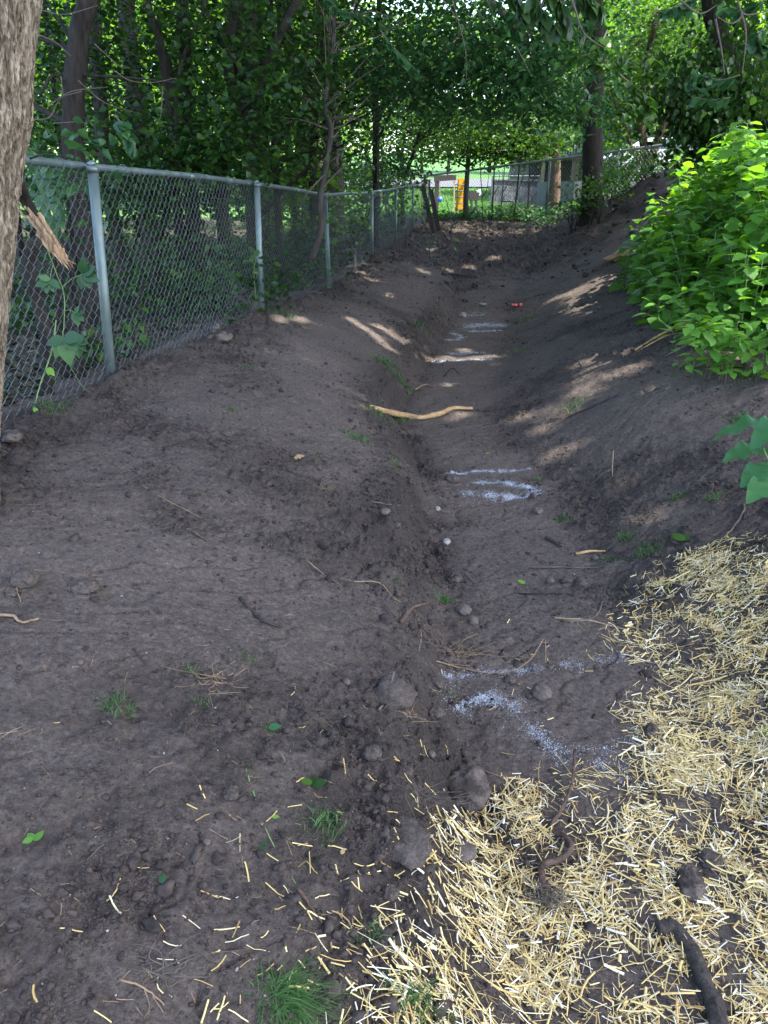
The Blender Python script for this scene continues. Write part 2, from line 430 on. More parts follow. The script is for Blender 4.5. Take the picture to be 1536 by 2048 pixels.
# ------------------------------------------------------------------ ground: one sheet
def build_ground():
    xs = [np.arange(-2.45, 2.95, .0105)]
    st = .0105; x = 2.95; r = []
    while x < 130: r.append(x); st *= 1.035; x += st
    st = .0105; x = -2.45; l = []
    while x > -130: st *= 1.035; x -= st; l.append(x)
    X = np.concatenate([np.array(l[::-1]), xs[0], np.array(r)])
    ys = list(np.arange(-8, .5, .25)) + list(np.arange(.5, 2.6, .0085))
    y = 2.6
    while y < 160: ys.append(y); y += max(.0085, .0036 * y)
    Y = np.array(ys)
    gx, gy = np.meshgrid(X, Y)
    gz = height(gx, gy)
    gz = np.where(gy < .45, macro(gx, gy), gz)
    V = np.stack([gx.ravel(), gy.ravel(), gz.ravel()], 1)
    nx, ny = len(X), len(Y)
    i = np.arange((ny - 1) * (nx - 1)); a = (i // (nx - 1)) * nx + i % (nx - 1)
    F = np.stack([a, a + 1, a + nx + 1, a + nx], 1)
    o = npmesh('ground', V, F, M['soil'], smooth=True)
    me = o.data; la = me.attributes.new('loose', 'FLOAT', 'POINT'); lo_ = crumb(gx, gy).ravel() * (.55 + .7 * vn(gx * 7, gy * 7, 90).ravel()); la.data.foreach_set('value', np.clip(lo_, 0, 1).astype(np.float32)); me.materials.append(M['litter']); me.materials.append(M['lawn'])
    cx = V[F[:, 0], 0]; cy = V[F[:, 0], 1]
    mi = np.zeros(len(F), np.int32)
    wob = .5 * (vn(cx * 1.5, cy * 1.5, 40) - .5)
    mi[(cx < fence_x(cy) - .28 + wob * .4)] = 1
    mi[(cx > 7.5 + wob)] = 1
    mi[(cy > 23.8 + wob) & (cx > -4)] = 2
    mi[(cy > 34)] = 2
    me.polygons.foreach_set('material_index', mi)
    tag(o, kind='structure')
build_ground()

def grid_strip(name, x0, x1, fy0, fy1, mat, lift, nx=60, ny=8, kind='structure'):
    V = []; F = []
    for j in range(ny + 1):
        for i in range(nx + 1):
            x = x0 + (x1 - x0) * i / nx
            y = fy0(x) + (fy1(x) - fy0(x)) * j / ny
            V.append((x, y, float(macro(x, y)) + lift))
    for j in range(ny):
        for i in range(nx):
            a = j * (nx + 1) + i
            F.append((a, a + 1, a + nx + 2, a + nx + 1))
    o = npmesh(name, V, F, mat, smooth=True)
    return tag(o, kind=kind)
grid_strip('road', -30, 40, lambda x: 58.5 + .02 * x, lambda x: 66.5 + .02 * x, M['road'], .10, 80, 24)

# ------------------------------------------------------------------ leaves
def kites(C, size, jit=.8, up=(0, 0, 1), droop=.35, wid=.42, seed=0, fold=.12):
    """one folded four-point leaf per centre -> V, F, var"""
    g = np.random.default_rng(seed); n = len(C)
    size = np.broadcast_to(size, (n,)) * g.uniform(.65, 1.25, n)
    th = g.uniform(0, 2 * np.pi, n)
    d = np.stack([np.cos(th), np.sin(th), -droop + g.normal(0, jit * .5, n)], 1)
    d /= np.linalg.norm(d, axis=1)[:, None]
    nrm = np.tile(np.array(up, float), (n, 1)) + g.normal(0, jit * .6, (n, 3))
    s = np.cross(d, nrm); s /= (np.linalg.norm(s, axis=1)[:, None] + 1e-9)
    nr = np.cross(s, d)
    L = size[:, None]
    a = C - d * L * .5; tip = C + d * L * .55 - nr * L * .06; m = C - d * L * .2; m2 = C + d * L * .16
    l = m + s * L * wid + nr * L * fold; r = m - s * L * wid + nr * L * fold
    l2 = m2 + s * L * wid * .78 + nr * L * fold * .6; r2 = m2 - s * L * wid * .78 + nr * L * fold * .6
    V = np.stack([a, l, l2, tip, r2, r], 1).reshape(-1, 3)
    i = np.arange(n) * 6
    F = np.stack([np.stack([i, i + 1, i + 2, i + 3], 1), np.stack([i, i + 3, i + 4, i + 5], 1)], 1).reshape(-1, 4)
    return V, F, np.repeat(np.clip(g.normal(.45, .25, n), 0, 1), 2)

def ell(n, c, r, g, clump=None, k=10, spread=.28):
    """n leaf centres gathered in twig clumps inside an ellipsoid"""
    m = max(1, n // k)
    P = g.normal(0, 1, (m, 3)); P /= np.linalg.norm(P, axis=1)[:, None]
    P *= (g.random(m) ** .40)[:, None]
    P = np.array(c) + P * np.array(r)
    Q = np.repeat(P, k, 0) + g.normal(0, 1, (m * k, 3)) * np.array([spread, spread, spread * .45])
    return Q

TREES = {}
def tree(name, label, trunk, rad, crowns, leaf, lsize, bark='bark', group=None, cat='tree', nb=10, seed=1, sides=9, rough=.06, jit=.8, wid=.42, branches=True, droop=.35, kk=10, spread=.28, extra=None, filt=None):
    """trunk = world points; crowns = [(centre, radii, leaves)]"""
    g = np.random.default_rng(seed); rs = random.Random(seed)
    base = Vector(trunk[0])
    root = thing(name, label, cat, base, group)
    tp = spline(trunk, 6)
    n = len(tp)
    rr = [rad[0] + (rad[1] - rad[0]) * i / (n - 1) for i in range(n)]
    rr[0] *= 1.25
    mb = MB(); mb.tube(tp, rr, sides, rough=rough)
    mb.build('trunk', M[bark], root, smooth=True)
    mb = MB(); pts = []
    for c, r, k in crowns:
        if k > 0: pts.append(ell(k, c, r, g, k=kk, spread=spread))
    if branches:
        for c, r, k in crowns:
            for j in range(max(2, nb // max(1, len(crowns)))):
                P = g.normal(0, 1, 3); P /= np.linalg.norm(P)
                e = Vector(np.array(c) + P * np.array(r) * rs.uniform(.5, .95))
                # leave the trunk below the tip
                cand = [q for q in range(n) if tp[q].z < e.z - .1 * (e - tp[q]).length] or [n - 1]
                q = min(cand, key=lambda w: (e - tp[w]).length * rs.uniform(.8, 1.3))
                a = tp[q]; mid = a.lerp(e, .5) + Vector((rs.uniform(-.2, .2), rs.uniform(-.2, .2), rs.uniform(-.05, .3))) * (e - a).length * .35
                r0 = min(rr[q] * .45, .018 * (e - a).length + .006)
                sp = spline([a, mid, e], 5)
                mb.tube(sp, taper(r0, .004, len(sp)), 5, cap=False)
                for w in range(3):
                    s0 = sp[rs.randint(3, len(sp) - 2)]
                    e2 = s0 + Vector((rs.uniform(-1, 1), rs.uniform(-1, 1), rs.uniform(-.5, .7))) * (e - a).length * .28
                    mb.tube([s0, s0.lerp(e2, .5) + Vector((0, 0, .05)), e2], [r0 * .4, r0 * .3, .003], 4, cap=False)
    if extra:
        for pl, ra in extra: 
            sp = spline(pl, 5); mb.tube(sp, taper(ra[0], ra[1], len(sp)), 6, cap=True, rough=.05)
    if mb.n: mb.build('branches', M[bark], root, smooth=True)
    if pts:
        C = np.concatenate(pts)
        if filt is not None: C = C[filt(C)]
        V, F, v = kites(C, lsize, jit, seed=seed, wid=wid, droop=droop)
        npmesh('crown', V, F, M[leaf], root, v)
    return root

# sun flecks: gaps in the high canopy, given by the ground point they light
FLECK = []
def fleck(u, v, r, u2=None, v2=None, n=1):
    a = G(u, v); b = G(u2, v2) if u2 else a
    for i in range(n): FLECK.append((a.lerp(b, i / max(1, n - 1)), r))
fleck(700, 640, .05, 780, 700, 6); fleck(760, 655, .05, 830, 705, 6)
fleck(870, 722, .07, 985, 712, 4); fleck(930, 700, .06); fleck(1105, 850, .07, 1185, 765, 7); fleck(1130, 800, .04, 1210, 712, 4)
fleck(1180, 722, .07, 1230, 712, 3); fleck(1275, 960, .055, 1310, 930, 3); fleck(1330, 930, .035, 1345, 918, 2)
fleck(925, 830, .06); fleck(1040, 838, .05); fleck(1120, 905, .05); fleck(1310, 1027, .03)
fleck(745, 560, .08, 700, 545, 3); fleck(780, 590, .05); fleck(850, 545, .10, 990, 515, 4); fleck(900, 770, .05)
fleck(1330, 775, .05); fleck(600, 640, .05); fleck(640, 585, .06); fleck(1265, 735, .05)
fleck(560, 640, .05); fleck(700, 500, .12); fleck(860, 500, .1)
def shade_filter(C):
    """keep a canopy leaf only if it shades what lies in shade in the photograph"""
    k = (C[:, 2] - .6) / SUNV[2]
    gx = C[:, 0] - SUNV[0] * k; gy = C[:, 1] - SUNV[1] * k
    keep = np.ones(len(C), bool)
    w = .35 * (vn(gx * 1.4, gy * 1.4, 50) - .5)
    # bright thicket on the right bank
    keep &= ~((gx > 2.32 + w + .10 * np.abs(gy - 7.5)) & (gy > 5.3 + w) & (gy < 11 + w))
    for p, r in FLECK:
        kk = (C[:, 2] - p.z) / SUNV[2]
        qx = C[:, 0] - SUNV[0] * kk - p.x; qy = C[:, 1] - SUNV[1] * kk - p.y
        keep &= (qx * qx + qy * qy) > (r * .8 + .09) ** 2
    return keep

def gpt(x, y, dz=-.05): return Vector((x, y, float(macro(x, y)) + dz))
def trunk_px(pix, y, ys=None, foot=True):
    """trunk through photo pixels, all at distance y; first point dropped to the ground"""
    P = [W(u, v, y if ys is None else ys[i]) for i, (u, v) in enumerate(pix)]
    if foot:
        b = P[0]; g_ = gpt(b.x, b.y)
        if g_.z < b.z: P = [g_] + P
    return P

# ---- big foreground tree (left edge)
def big_tree():
    g = np.random.default_rng(5)
    y = 2.6
    top = W(8, 0, y); low = W(-84, 850, y)
    dirv = (top - low).normalized()
    base = low - dirv * ((low.z - float(macro(low.x, low.y)) + .1) / dirv.z)
    root = thing('large_tree', 'large leaning tree trunk with furrowed brown bark at the left edge of the picture', 'tree', base)
    Lh = 9.2; k = 300
    t = np.concatenate([np.linspace(0, 3.0, 640), np.linspace(3.05, Lh, 60)]); n = len(t); th = np.linspace(0, 2 * np.pi, k, endpoint=False)
    T, TH = np.meshgrid(t, th, indexing='ij')
    lo_d = (low - base).length
    r = .152 + .05 * np.exp(-T / .15) - .006 * T
    tb = (W(-30, 215, y) - base).length
    r = r + .012 * np.exp(-((T - tb) / .09) ** 2)          # healed scar ring
    fx = np.cos(TH) ; fy = np.sin(TH)
    fur = np.abs(fbm(TH * 13 + 1.2 * vn(T * 6, TH * 2, 3), T * 8, 4, 60, .55) - .5) * 2
    wrap = np.minimum(TH, 2 * np.pi - TH)
    fur = np.where(wrap < .15, .3, fur)
    r = r - .013 * (1 - sstep(0, .26, fur)) + .008 * fbm(TH * 30, T * 45, 3, 61, .6) + .010 * (fbm(TH * 2, T * 2, 2, 62) - .5)
    d = np.array(dirv); a = np.cross(d, [0, 1, 0]); a /= np.linalg.norm(a); b = np.cross(d, a)
    # rotate so that the seam faces away from the camera
    bend = .05 * np.sin(T * .9)[..., None] * a
    P = np.array(base) + T[..., None] * d + bend + r[..., None] * (np.cos(TH)[..., None] * -b * -1 * 1 + np.sin(TH)[..., None] * a)
    V = P.reshape(-1, 3)
    i = np.arange((n - 1) * k); row = i // k; c = i % k
    F = np.stack([row * k + c, row * k + (c + 1) % k, (row + 1) * k + (c + 1) % k, (row + 1) * k + c], 1)
    npmesh('trunk', V, F, M['bark_big'], root, smooth=True)
    tp = base + dirv * Lh
    mb = MB()
    for q in range(16):
        e = tp + Vector((random.uniform(-2.5, 3.5), random.uniform(0, 4), random.uniform(.5, 3)))
        mb.tube(spline([tp - dirv * random.uniform(.1, 2), tp.lerp(e, .5) + Vector((0, 0, .4)), e], 5), taper(.05, .01, 11), 6, cap=False)
    mb.build('branches', M['bark_grey'], root, smooth=True)
    C = ell(9000, (1.5, 6.0, 11.0), (3.8, 3.2, 1.7), g)
    C = C[shade_filter(C)]
    V, F, v = kites(C, .17, seed=5); npmesh('crown', V, F, M['leaf_mid'], root, v)
big_tree()

# ---- canopy above: unseen crowns set along the sun's path to shade the ground
def crown_layer(x0, x1, y0, y1, z0, z1, lai, size, g):
    n = int((x1 - x0) * (y1 - y0) * lai / (size * size * .42))
    return n
def tall(name, label, base, h, cx, cy, rx, ry, n, leaf='leaf_mid', bark='bark_grey', seed=1, r=.16, z=10.6, rz=1.5, ls=.17, pts=None, low=None, nb=14, **kw):
    b = gpt(base[0], base[1])
    trunk = pts or [b, b + Vector((.05, 0, h * .35)), b + Vector((.15, .05, h * .7)), Vector((b.x * .8 + cx * .2, b.y * .8 + cy * .2, z - .6))]
    cr = [((cx, cy, z), (rx, ry, rz), n)]
    return tree(name, label, trunk, (r, r * .45), cr + (low or []), leaf, ls, bark, seed=seed, nb=nb, filt=shade_filter, **kw)

SH = 10.2
def over(name, label, base, tx, ty, rx, ry, lai, seed, r=.14, leaf='leaf_mid', ls=.17):
    """a tall tree whose crown throws its shade on the ground round (tx, ty)"""
    k = (SH - .5) / SUNV[2]
    n = int(math.pi * rx * ry * lai / (ls * ls * .40))
    tall(name, label, base, 9, tx + SUNV[0] * k, ty + SUNV[1] * k, rx, ry, n, leaf=leaf, seed=seed, r=r, z=SH, rz=1.3, ls=ls)
over('shade_tree', 'tall shade tree outside the right edge of the picture, nearest the camera', (7.5, 3.0), -.2, 2.2, 3.9, 3.3, 4.8, 11)
over('shade_tree', 'tall shade tree at the far right edge, behind the bright thicket', (9.0, 7.6), .4, 7.2, 3.0, 3.4, 4.6, 12)
over('shade_tree', 'thin tall tree right of the picture, level with the broad leaf weed', (6.4, 4.6), 2.0, 4.3, 1.7, 1.6, 4.6, 20, r=.10)
over('shade_tree', 'tall shade tree beyond the dirt mound, its crown above the picture', (8.2, 18.5), 2.2, 14.2, 3.8, 3.6, 5.2, 13)
over('shade_tree', 'tall tree in the wood behind the middle of the left fence, crown above the picture', (-3.4, 11.5), -4.4, 10.5, 4.0, 4.4, 5.0, 14)
over('shade_tree', 'tall tree deep in the wood behind the left fence, crown above the picture', (-8.5, 13.5), -4.6, 5.0, 3.4, 3.6, 5.0, 15)
over('shade_tree', 'tall tree far inside the wood at left, crown above the picture', (-10.5, 19), -7.5, 18, 4.2, 4.6, 4.0, 18)
over('shade_tree', 'tall wood tree near the far end of the left fence, crown above the picture', (-1.9, 20.5), -1.6, 18, 3.8, 3.6, 3.6, 16)
over('shade_tree', 'tall slender tree beside the dirt mound, crown above the picture', (7.4, 12.6), .9, 10.4, 2.6, 2.2, 3.6, 19)
over('shade_tree', 'tall tree behind the dirt mound at the far right of the back fence', (11.5, 17.5), 4.8, 15.0, 2.6, 3.0, 3.6, 17)

def eave(label, base, c, rx, ry, rz, lai, seed, ls=.12, r=.09):
    """an added tree; its crown, just above the picture, darkens the ground below"""
    n = int(math.pi * rx * ry * lai / (ls * ls * .42)); b = gpt(*base)
    T = [b, b + Vector((.1, .05, 1.8)), Vector((b.x * .6 + c[0] * .4, b.y * .6 + c[1] * .4, c[2] * .85)), Vector((c[0], c[1], c[2] + .2))]
    tree('added_shade_tree', label, T, (r, r * .4), [(c, (rx, ry, rz), n)], 'leaf_mid', ls, 'bark', seed=seed, nb=12, filt=shade_filter)
eave('added dark tree behind the third fence panel, its unseen crown shading the left bank', (-2.2, 9.0), (-1.4, 8.2, 5.5), 2.5, 3.3, .7, 2.2, 81)
eave('added tree hidden behind the ivy clad one, its unseen boughs shading the far ditch', (7.2, 16.6), (2.4, 15.6, 6.6), 3.8, 3.0, .7, 2.6, 82, .14)
eave('added dark tree among the wood trunks, shading the far part of the left fence', (-1.6, 15.6), (-2.4, 14.2, 6.0), 2.8, 3.0, .7, 2.2, 83, .13)

# ---- the wood behind the left fence: trunks set where the photograph shows them
def woodtree(label, pix, y, r, leaf='leaf_dark', crowns=None, seed=0, bark='bark', ls=.068, nb=14, group='trees in the wood behind the left fence', name='woodland_tree', extra=None, foot=True, n=1300, ys=None, **kw):
    P = trunk_px(pix, y, ys, foot)
    top = P[-1]
    cr = []
    for (u, v, yy, rx, rz, k) in (crowns or []):
        c = W(u, v, yy); cr.append((tuple(c), (rx, rx, rz), int(k * .95)))
    cr.append(((top.x, top.y, top.z + 1.4), (1.7, 1.7, 1.1), int(n * .95)))
    P = P + [top + Vector((.1, 0, 1.2))]
    return tree(name, label, P, r, cr, leaf, ls, bark, seed=seed, nb=nb, group=group, extra=extra, **kw)

woodtree('thick black trunk nearest the left foreground tree, rising straight behind the first fence panel', [(150, 330), (148, 200), (160, 60), (175, -30)], 7.2, (.10, .075), seed=21,
         crowns=[(120, 120, 8.4, 1.0, .9, 900), (210, 330, 7.8, .6, .5, 450), (290, 60, 9, 1.1, .8, 900)], extra=[([W(150, 200, 7.2), W(110, 150, 7.1), W(80, 190, 7)], (.02, .01)), ([W(150, 150, 7.2), W(250, 155, 7.0), W(350, 165, 6.9)], (.012, .005))])
woodtree('grey trunk just right of the thick black one', [(212, 330), (200, 200), (190, 60), (185, -30)], 9.6, (.085, .07), seed=22, bark='bark_grey',
         crowns=[(250, 230, 10.5, 1.2, .9, 900)])
woodtree('thin pair of crossing stems behind the first full fence panel', [(345, 330), (342, 230), (320, 90), (290, -30)], 8.2, (.05, .03), seed=23,
         crowns=[(330, 130, 9.5, 1.2, 1.0, 1100), (400, 320, 8.4, .5, .35, 450)], extra=[([gpt(-2.6, 8.6), W(350, 210, 8.5), W(300, 40, 8.5), W(285, -30, 8.5)], (.03, .02)), ([W(360, 330, 8), W(352, 200, 8), W(372, 100, 8), W(420, -10, 8)], (.025, .012))])
woodtree('forked dark tree whose trunk leans over the second fence panel', [(440, 345), (470, 265), (470, 200), (458, 120), (470, -30)], 8.4, (.075, .05), seed=24,
         crowns=[(480, 60, 8.4, .9, .7, 1200), (505, 210, 7.6, .55, .45, 900), (560, 120, 8.6, .8, .6, 900), (420, 290, 8, .5, .4, 450)],
         extra=[([W(468, 290, 8.4), W(510, 190, 8.2), W(550, 90, 8.0), W(600, -10, 7.9)], (.055, .035)), ([W(452, 120, 8.4), W(430, 60, 8.4), W(400, -10, 8.4)], (.02, .01)), ([W(512, 168, 8.2), W(500, 90, 8.2), W(478, 0, 8.1)], (.016, .008))])
woodtree('wide brown trunk half hidden behind the forked tree', [(510, 350), (508, 250), (505, 130), (500, -20)], 12.5, (.20, .15), seed=25, bark='bark_grey',
         crowns=[(560, 240, 12.5, 1.4, 1.0, 1000), (400, 110, 13, 1.6, 1.2, 1000)])
woodtree('slim upright trunk left of the vine draped tree', [(552, 340), (548, 250), (555, 120), (565, -20)], 11.0, (.055, .04), seed=26, crowns=[(600, 60, 10.5, 1.3, .9, 1200), (590, 300, 11, .7, .5, 500)],
         extra=[([W(560, 85, 9.8), W(600, 75, 9.8), W(645, 64, 9.8)], (.022, .012)), ([W(535, 180, 9.6), W(590, 176, 9.6), W(640, 163, 9.6)], (.028, .016))])
woodtree('straight dark trunk in the shade just left of the leaning grey vine', [(625, 350), (630, 220), (640, 110), (642, -20)], 12.0, (.06, .045), seed=27, crowns=[(680, 210, 12, 1.2, .9, 1000)])
woodtree('stout grey trunk seen between the vine and the forked black tree', [(668, 360), (664, 300), (660, 200), (655, -20)], 15.5, (.19, .15), seed=28, bark='bark_grey', crowns=[(700, 120, 15, 1.6, 1.2, 1000)])
woodtree('black forked tree behind the far fence panels, its right limb rising steeply', [(752, 365), (752, 250), (750, 170), (756, 80), (760, -20)], 16.2, (.075, .05), seed=29,
         crowns=[(740, 90, 13, 1.4, 1.0, 1500), (800, 40, 12, 1.3, .9, 1500)], extra=[([W(755, 235, 16.2), W(785, 190, 16.1), W(805, 130, 16.0), W(830, 60, 16)], (.045, .02)), ([W(750, 190, 16.2), W(722, 130, 16.2), W(700, 90, 16.2)], (.03, .012))])
woodtree('bushy tree arching over the far end of the left fence', [(806, 372), (822, 320), (850, 240), (900, 190)], 21.0, (.06, .03), seed=30,
         crowns=[(830, 250, 21, 1.5, .6, 1800), (900, 180, 20, 1.8, .9, 2200), (960, 240, 21, 1.9, .6, 2000)], leaf='leaf_mid', ls=.085)
woodtree('leafy tree filling the gap above the play set', [(930, 445), (932, 380), (940, 290), (955, 220)], 23.6, (.075, .05), seed=31, bark='bark_red',
         crowns=[(960, 240, 23.5, 1.9, .95, 2600), (1040, 265, 23, 1.5, .80, 2200), (880, 295, 23, 1.3, .45, 1200), (1000, 295, 22.5, 1.6, .45, 1400)], leaf='leaf_mid', ls=.10)
for i, (u, v1, v0, lean, lb) in enumerate([(983, 340, 440, 6, 'bare sapling with a side shoot just right of the brown pole tree'), (1028, 330, 432, 12, 'forked sapling in front of the far fence, left of the dark straight one'), (1056, 318, 425, 4, 'straight dark sapling between the block wall and the tray swing'), (967, 350, 440, -6, 'hair thin sapling left of the side shooting one'), (1001, 345, 425, 8, 'crooked thin sapling beside the tray swing')]):
    P = [W(u, v0, 22.8), W(u + lean * .5, (v0 + v1) / 2, 22.8), W(u + lean, v1 - 10, 22.8), W(u + lean * 1.3, 280, 22.8)]
    g_ = gpt(P[0].x, P[0].y); P[0].z = min(P[0].z, g_.z)
    tree('sapling', lb, P, (.028 if i in (0, 1, 2) else .012, .012), [(tuple(P[-1]), (.7, .7, .35), 420)], 'leaf_mid', .14, 'bark', 'saplings along the far fence', seed=40 + i, nb=5,
         extra=[([P[1], P[1] + Vector((.12, 0, .2)), P[1] + Vector((.16, 0, .6))], (.014, .006))], cat='sapling')

# ---- trees of the right half
woodtree('big dark trunk standing on the dirt mound at the right', [(1184, 375), (1186, 250), (1190, 100), (1188, -30)], 15.6, (.20, .16), seed=51, bark='bark', group='trees on the right bank', name='bank_tree',
         crowns=[(1120, 40, 17.5, 1.3, .5, 900)], nb=6, rough=.03, n=900, sides=16)
woodtree('reddish streaked trunk behind the far fence, left of the big one', [(1108, 400), (1110, 330), (1108, 250), (1112, 170)], 25.5, (.20, .16), seed=52, bark='bark_red', group='trees on the right bank', name='bank_tree',
         crowns=[(1100, 130, 25, 2.4, 1.3, 2200), (1120, 225, 25, 1.4, .8, 900)], leaf='leaf_mid', n=1500, ls=.12)
woodtree('brown multi stemmed tree behind the rising fence', [(1290, 345), (1288, 290), (1280, 230), (1290, 150)], 19.5, (.12, .07), seed=53, bark='bark_red', group='trees on the right bank', name='bank_tree',
         crowns=[(1240, 170, 19.5, 1.5, .9, 2000), (1330, 140, 20, 1.6, 1.0, 1800), (1250, 250, 19.5, .9, .5, 700), (1330, 60, 20, 1.8, 1.1, 1600)], leaf='leaf_mid', ls=.095,
         extra=[([W(1296, 345, 19.4), W(1315, 280, 19.3), W(1345, 215, 19.2), W(1380, 140, 19)], (.10, .05)), ([W(1278, 330, 19.4), W(1250, 260, 19.3), W(1222, 180, 19.2)], (.045, .02))])
woodtree('very dark ivy clad tree at the right edge, drooping over the thicket', [(1470, 330), (1475, 200), (1440, 80), (1425, -30)], 11.8, (.16, .12), seed=54, group='trees on the right bank', name='bank_tree',
         crowns=[(1450, 250, 11.6, .5, .75, 2600), (1410, 220, 11.4, .4, .5, 1100), (1460, 120, 11.8, .35, .8, 1300), (1530, 260, 11.5, .7, .6, 1300), (1390, 170, 12, .5, .35, 500)], leaf='leaf_dark', ls=.085, n=900, droop=1.2)
# ---- drooping branches of broad cool green leaves, top middle
woodtree('tree with long drooping boughs of broad cool green leaves, top middle of the picture', [(905, -60), (1000, 20), (1100, 110)], 9.5, (.05, .02), seed=61, name='overhanging_tree', group=None, foot=False, leaf='leaf_blue', n=700, nb=18,
         crowns=[(900, 120, 9.8, 1.15, .42, 1500), (1010, 90, 9.2, 1.0, .5, 1500), (1070, 120, 9.0, .50, .4, 900), (1070, 200, 9.2, .50, .28, 650), (960, 200, 9.8, .75, .22, 700), (1145, 228, 9.0, .20, .14, 200), (820, 170, 10.5, .9, .45, 800)],
         ls=.085, droop=.5, jit=.55, wid=.3, bark='twig')
# ------------------------------------------------------------------ distance: understorey, far trees
def leafmass(name, label, cat, crowns, leaf, ls, seed, group=None, stems=True, kk=10, spread=.2, jit=.8, bark='bark', wid=.42, droop=.35, trunk_h=None):
    g = np.random.default_rng(seed)
    c0 = crowns[0][0]; base = gpt(c0[0], c0[1])
    root = thing(name, label, cat, base, group)
    mb = MB(); rs = random.Random(seed)
    for c, r, k in crowns:
        for q in range(5):
            b = gpt(c[0] + rs.uniform(-.4, .4) * r[0], c[1] + rs.uniform(-.3, .3) * r[1])
            e = Vector((c[0] + rs.uniform(-.7, .7) * r[0], c[1] + rs.uniform(-.6, .6) * r[1], c[2] + rs.uniform(-.2, .6) * r[2]))
            mb.tube(spline([b, b.lerp(e, .5) + Vector((rs.uniform(-.1, .1), 0, .1)) * r[2], e], 4), taper(.012 + .012 * r[2], .004, 9), 5, cap=False)
    mb.build('stems', M[bark], root, smooth=True)
    C = np.concatenate([ell(k, c, r, g, k=kk, spread=spread) for c, r, k in crowns])
    zg = macro(C[:, 0], C[:, 1]); C = C[C[:, 2] > zg + .01]
    V, F, v = kites(C, ls, jit, seed=seed, wid=wid, droop=droop)
    npmesh('foliage', V, F, M[leaf], root, v)
    return root

def cpx(u, v, y, rx, rz, n, ry=None):
    c = W(u, v, y); return (tuple(c), (rx, ry or rx, rz), n)
und = [
 ('leafy shrub low behind the first fence panel, close to the big left trunk', [cpx(110, 340, 5.2, .35, .25, 110), cpx(85, 410, 4.6, .2, .25, 60)], 'leaf_blue', .075),
 ('dark shrub behind the left fence between the first two posts', [cpx(330, 400, 8.5, 1.0, .45, 1500), cpx(420, 330, 8, .7, .4, 900)], 'leaf_dark', .07),
 ('sunlit green shrub seen through the mesh right of the second post', [cpx(570, 420, 13, 1.2, .5, 1300), cpx(560, 370, 12, .9, .35, 900)], 'leaf_lit', .08),
 ('low weedy shrub behind the mesh left of the second post', [cpx(400, 560, 7.6, .9, .35, 1300)], 'leaf_dark', .07),
 ('creeping shrub at the back of the third fence panel', [cpx(600, 500, 11.5, .7, .4, 900)], 'leaf_dark', .07),
 ('thick shrub behind the far half of the left fence', [cpx(700, 400, 17, 1.4, .7, 1900)], 'leaf_mid', .085),
 ('shrub tangle at the far end of the left fence', [cpx(770, 350, 20, 1.0, .6, 1300), cpx(740, 330, 22, 1.6, .7, 1400)], 'leaf_dark', .09),
 ('leafy shrub filling the gap right of the big trunk behind the rising fence', [cpx(1235, 330, 21, .8, .4, 900), cpx(1400, 330, 21, 1.2, .5, 1200)], 'leaf_mid', .10),
 ('leafy understorey shrub deep in the wood at left', [cpx(230, 330, 12, 2.0, .8, 2400)], 'leaf_dark', .085),
]
for i, (lb, cr, lf, ls) in enumerate(und):
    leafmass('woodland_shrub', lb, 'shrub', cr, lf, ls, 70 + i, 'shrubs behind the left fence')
# deeper wood: rows of trees, dark first, sunlit behind
k = 0
adj = ['slim', 'crooked', 'bushy', 'spindly', 'broad', 'ragged', 'upright', 'thin']
def deep(x, y, leaf, n, ls, hgt, group, lb, r=.10, bark='bark', rx=2.2, low=True):
    global k; k += 1
    rs = random.Random(100 + k)
    b = gpt(x, y)
    t = [b, b + Vector((rs.uniform(-.2, .2), 0, hgt * .35)), b + Vector((rs.uniform(-.3, .3), 0, hgt * .8))]
    cr = [((x, y, b.z + hgt * .75), (rx, rx, hgt * .30), n)]
    if low: cr.append(((x + rs.uniform(-1, 1), y, b.z + hgt * .35), (rx * .9, rx * .9, hgt * .22), n // 2))
    tree('woodland_tree' if 'wood' in group else 'far_tree', lb, t, (r, r * .5), cr, leaf, ls, bark, group=group, seed=200 + k, nb=7, spread=.35)
rs_ = random.Random(5)
for i in range(16):
    y = 10.5 + (i % 4) * 2.9 + rs_.uniform(-.8, .8)
    x = -3.4 - (i // 4) * 2.6 + .12 * y + rs_.uniform(-.9, .9) - (y - 10) * .12
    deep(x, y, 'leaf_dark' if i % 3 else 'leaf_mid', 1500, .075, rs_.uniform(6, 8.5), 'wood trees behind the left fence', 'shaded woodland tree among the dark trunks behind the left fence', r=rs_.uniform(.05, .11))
for i in range(13):
    x = -24 + i * 2.3 + rs_.uniform(-1, 1); y = 26 + rs_.uniform(-2, 4)
    if x > 2: continue
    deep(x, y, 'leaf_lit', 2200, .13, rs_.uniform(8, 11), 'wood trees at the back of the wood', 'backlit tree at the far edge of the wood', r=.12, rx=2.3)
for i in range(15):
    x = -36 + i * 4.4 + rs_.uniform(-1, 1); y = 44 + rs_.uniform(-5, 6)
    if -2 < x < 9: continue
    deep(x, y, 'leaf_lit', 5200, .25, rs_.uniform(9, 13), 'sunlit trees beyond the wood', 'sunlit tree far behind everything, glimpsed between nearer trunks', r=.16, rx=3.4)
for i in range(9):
    deep(-52 + i * 5.6 + rs_.uniform(-1.5, 1.5), 62 + rs_.uniform(-3, 5), 'leaf_mid', 5200, .34, rs_.uniform(13, 17), 'tall trees at the very back of the wood', 'tall tree at the very back beyond the sunlit ones on the left', r=.2, rx=4.2)
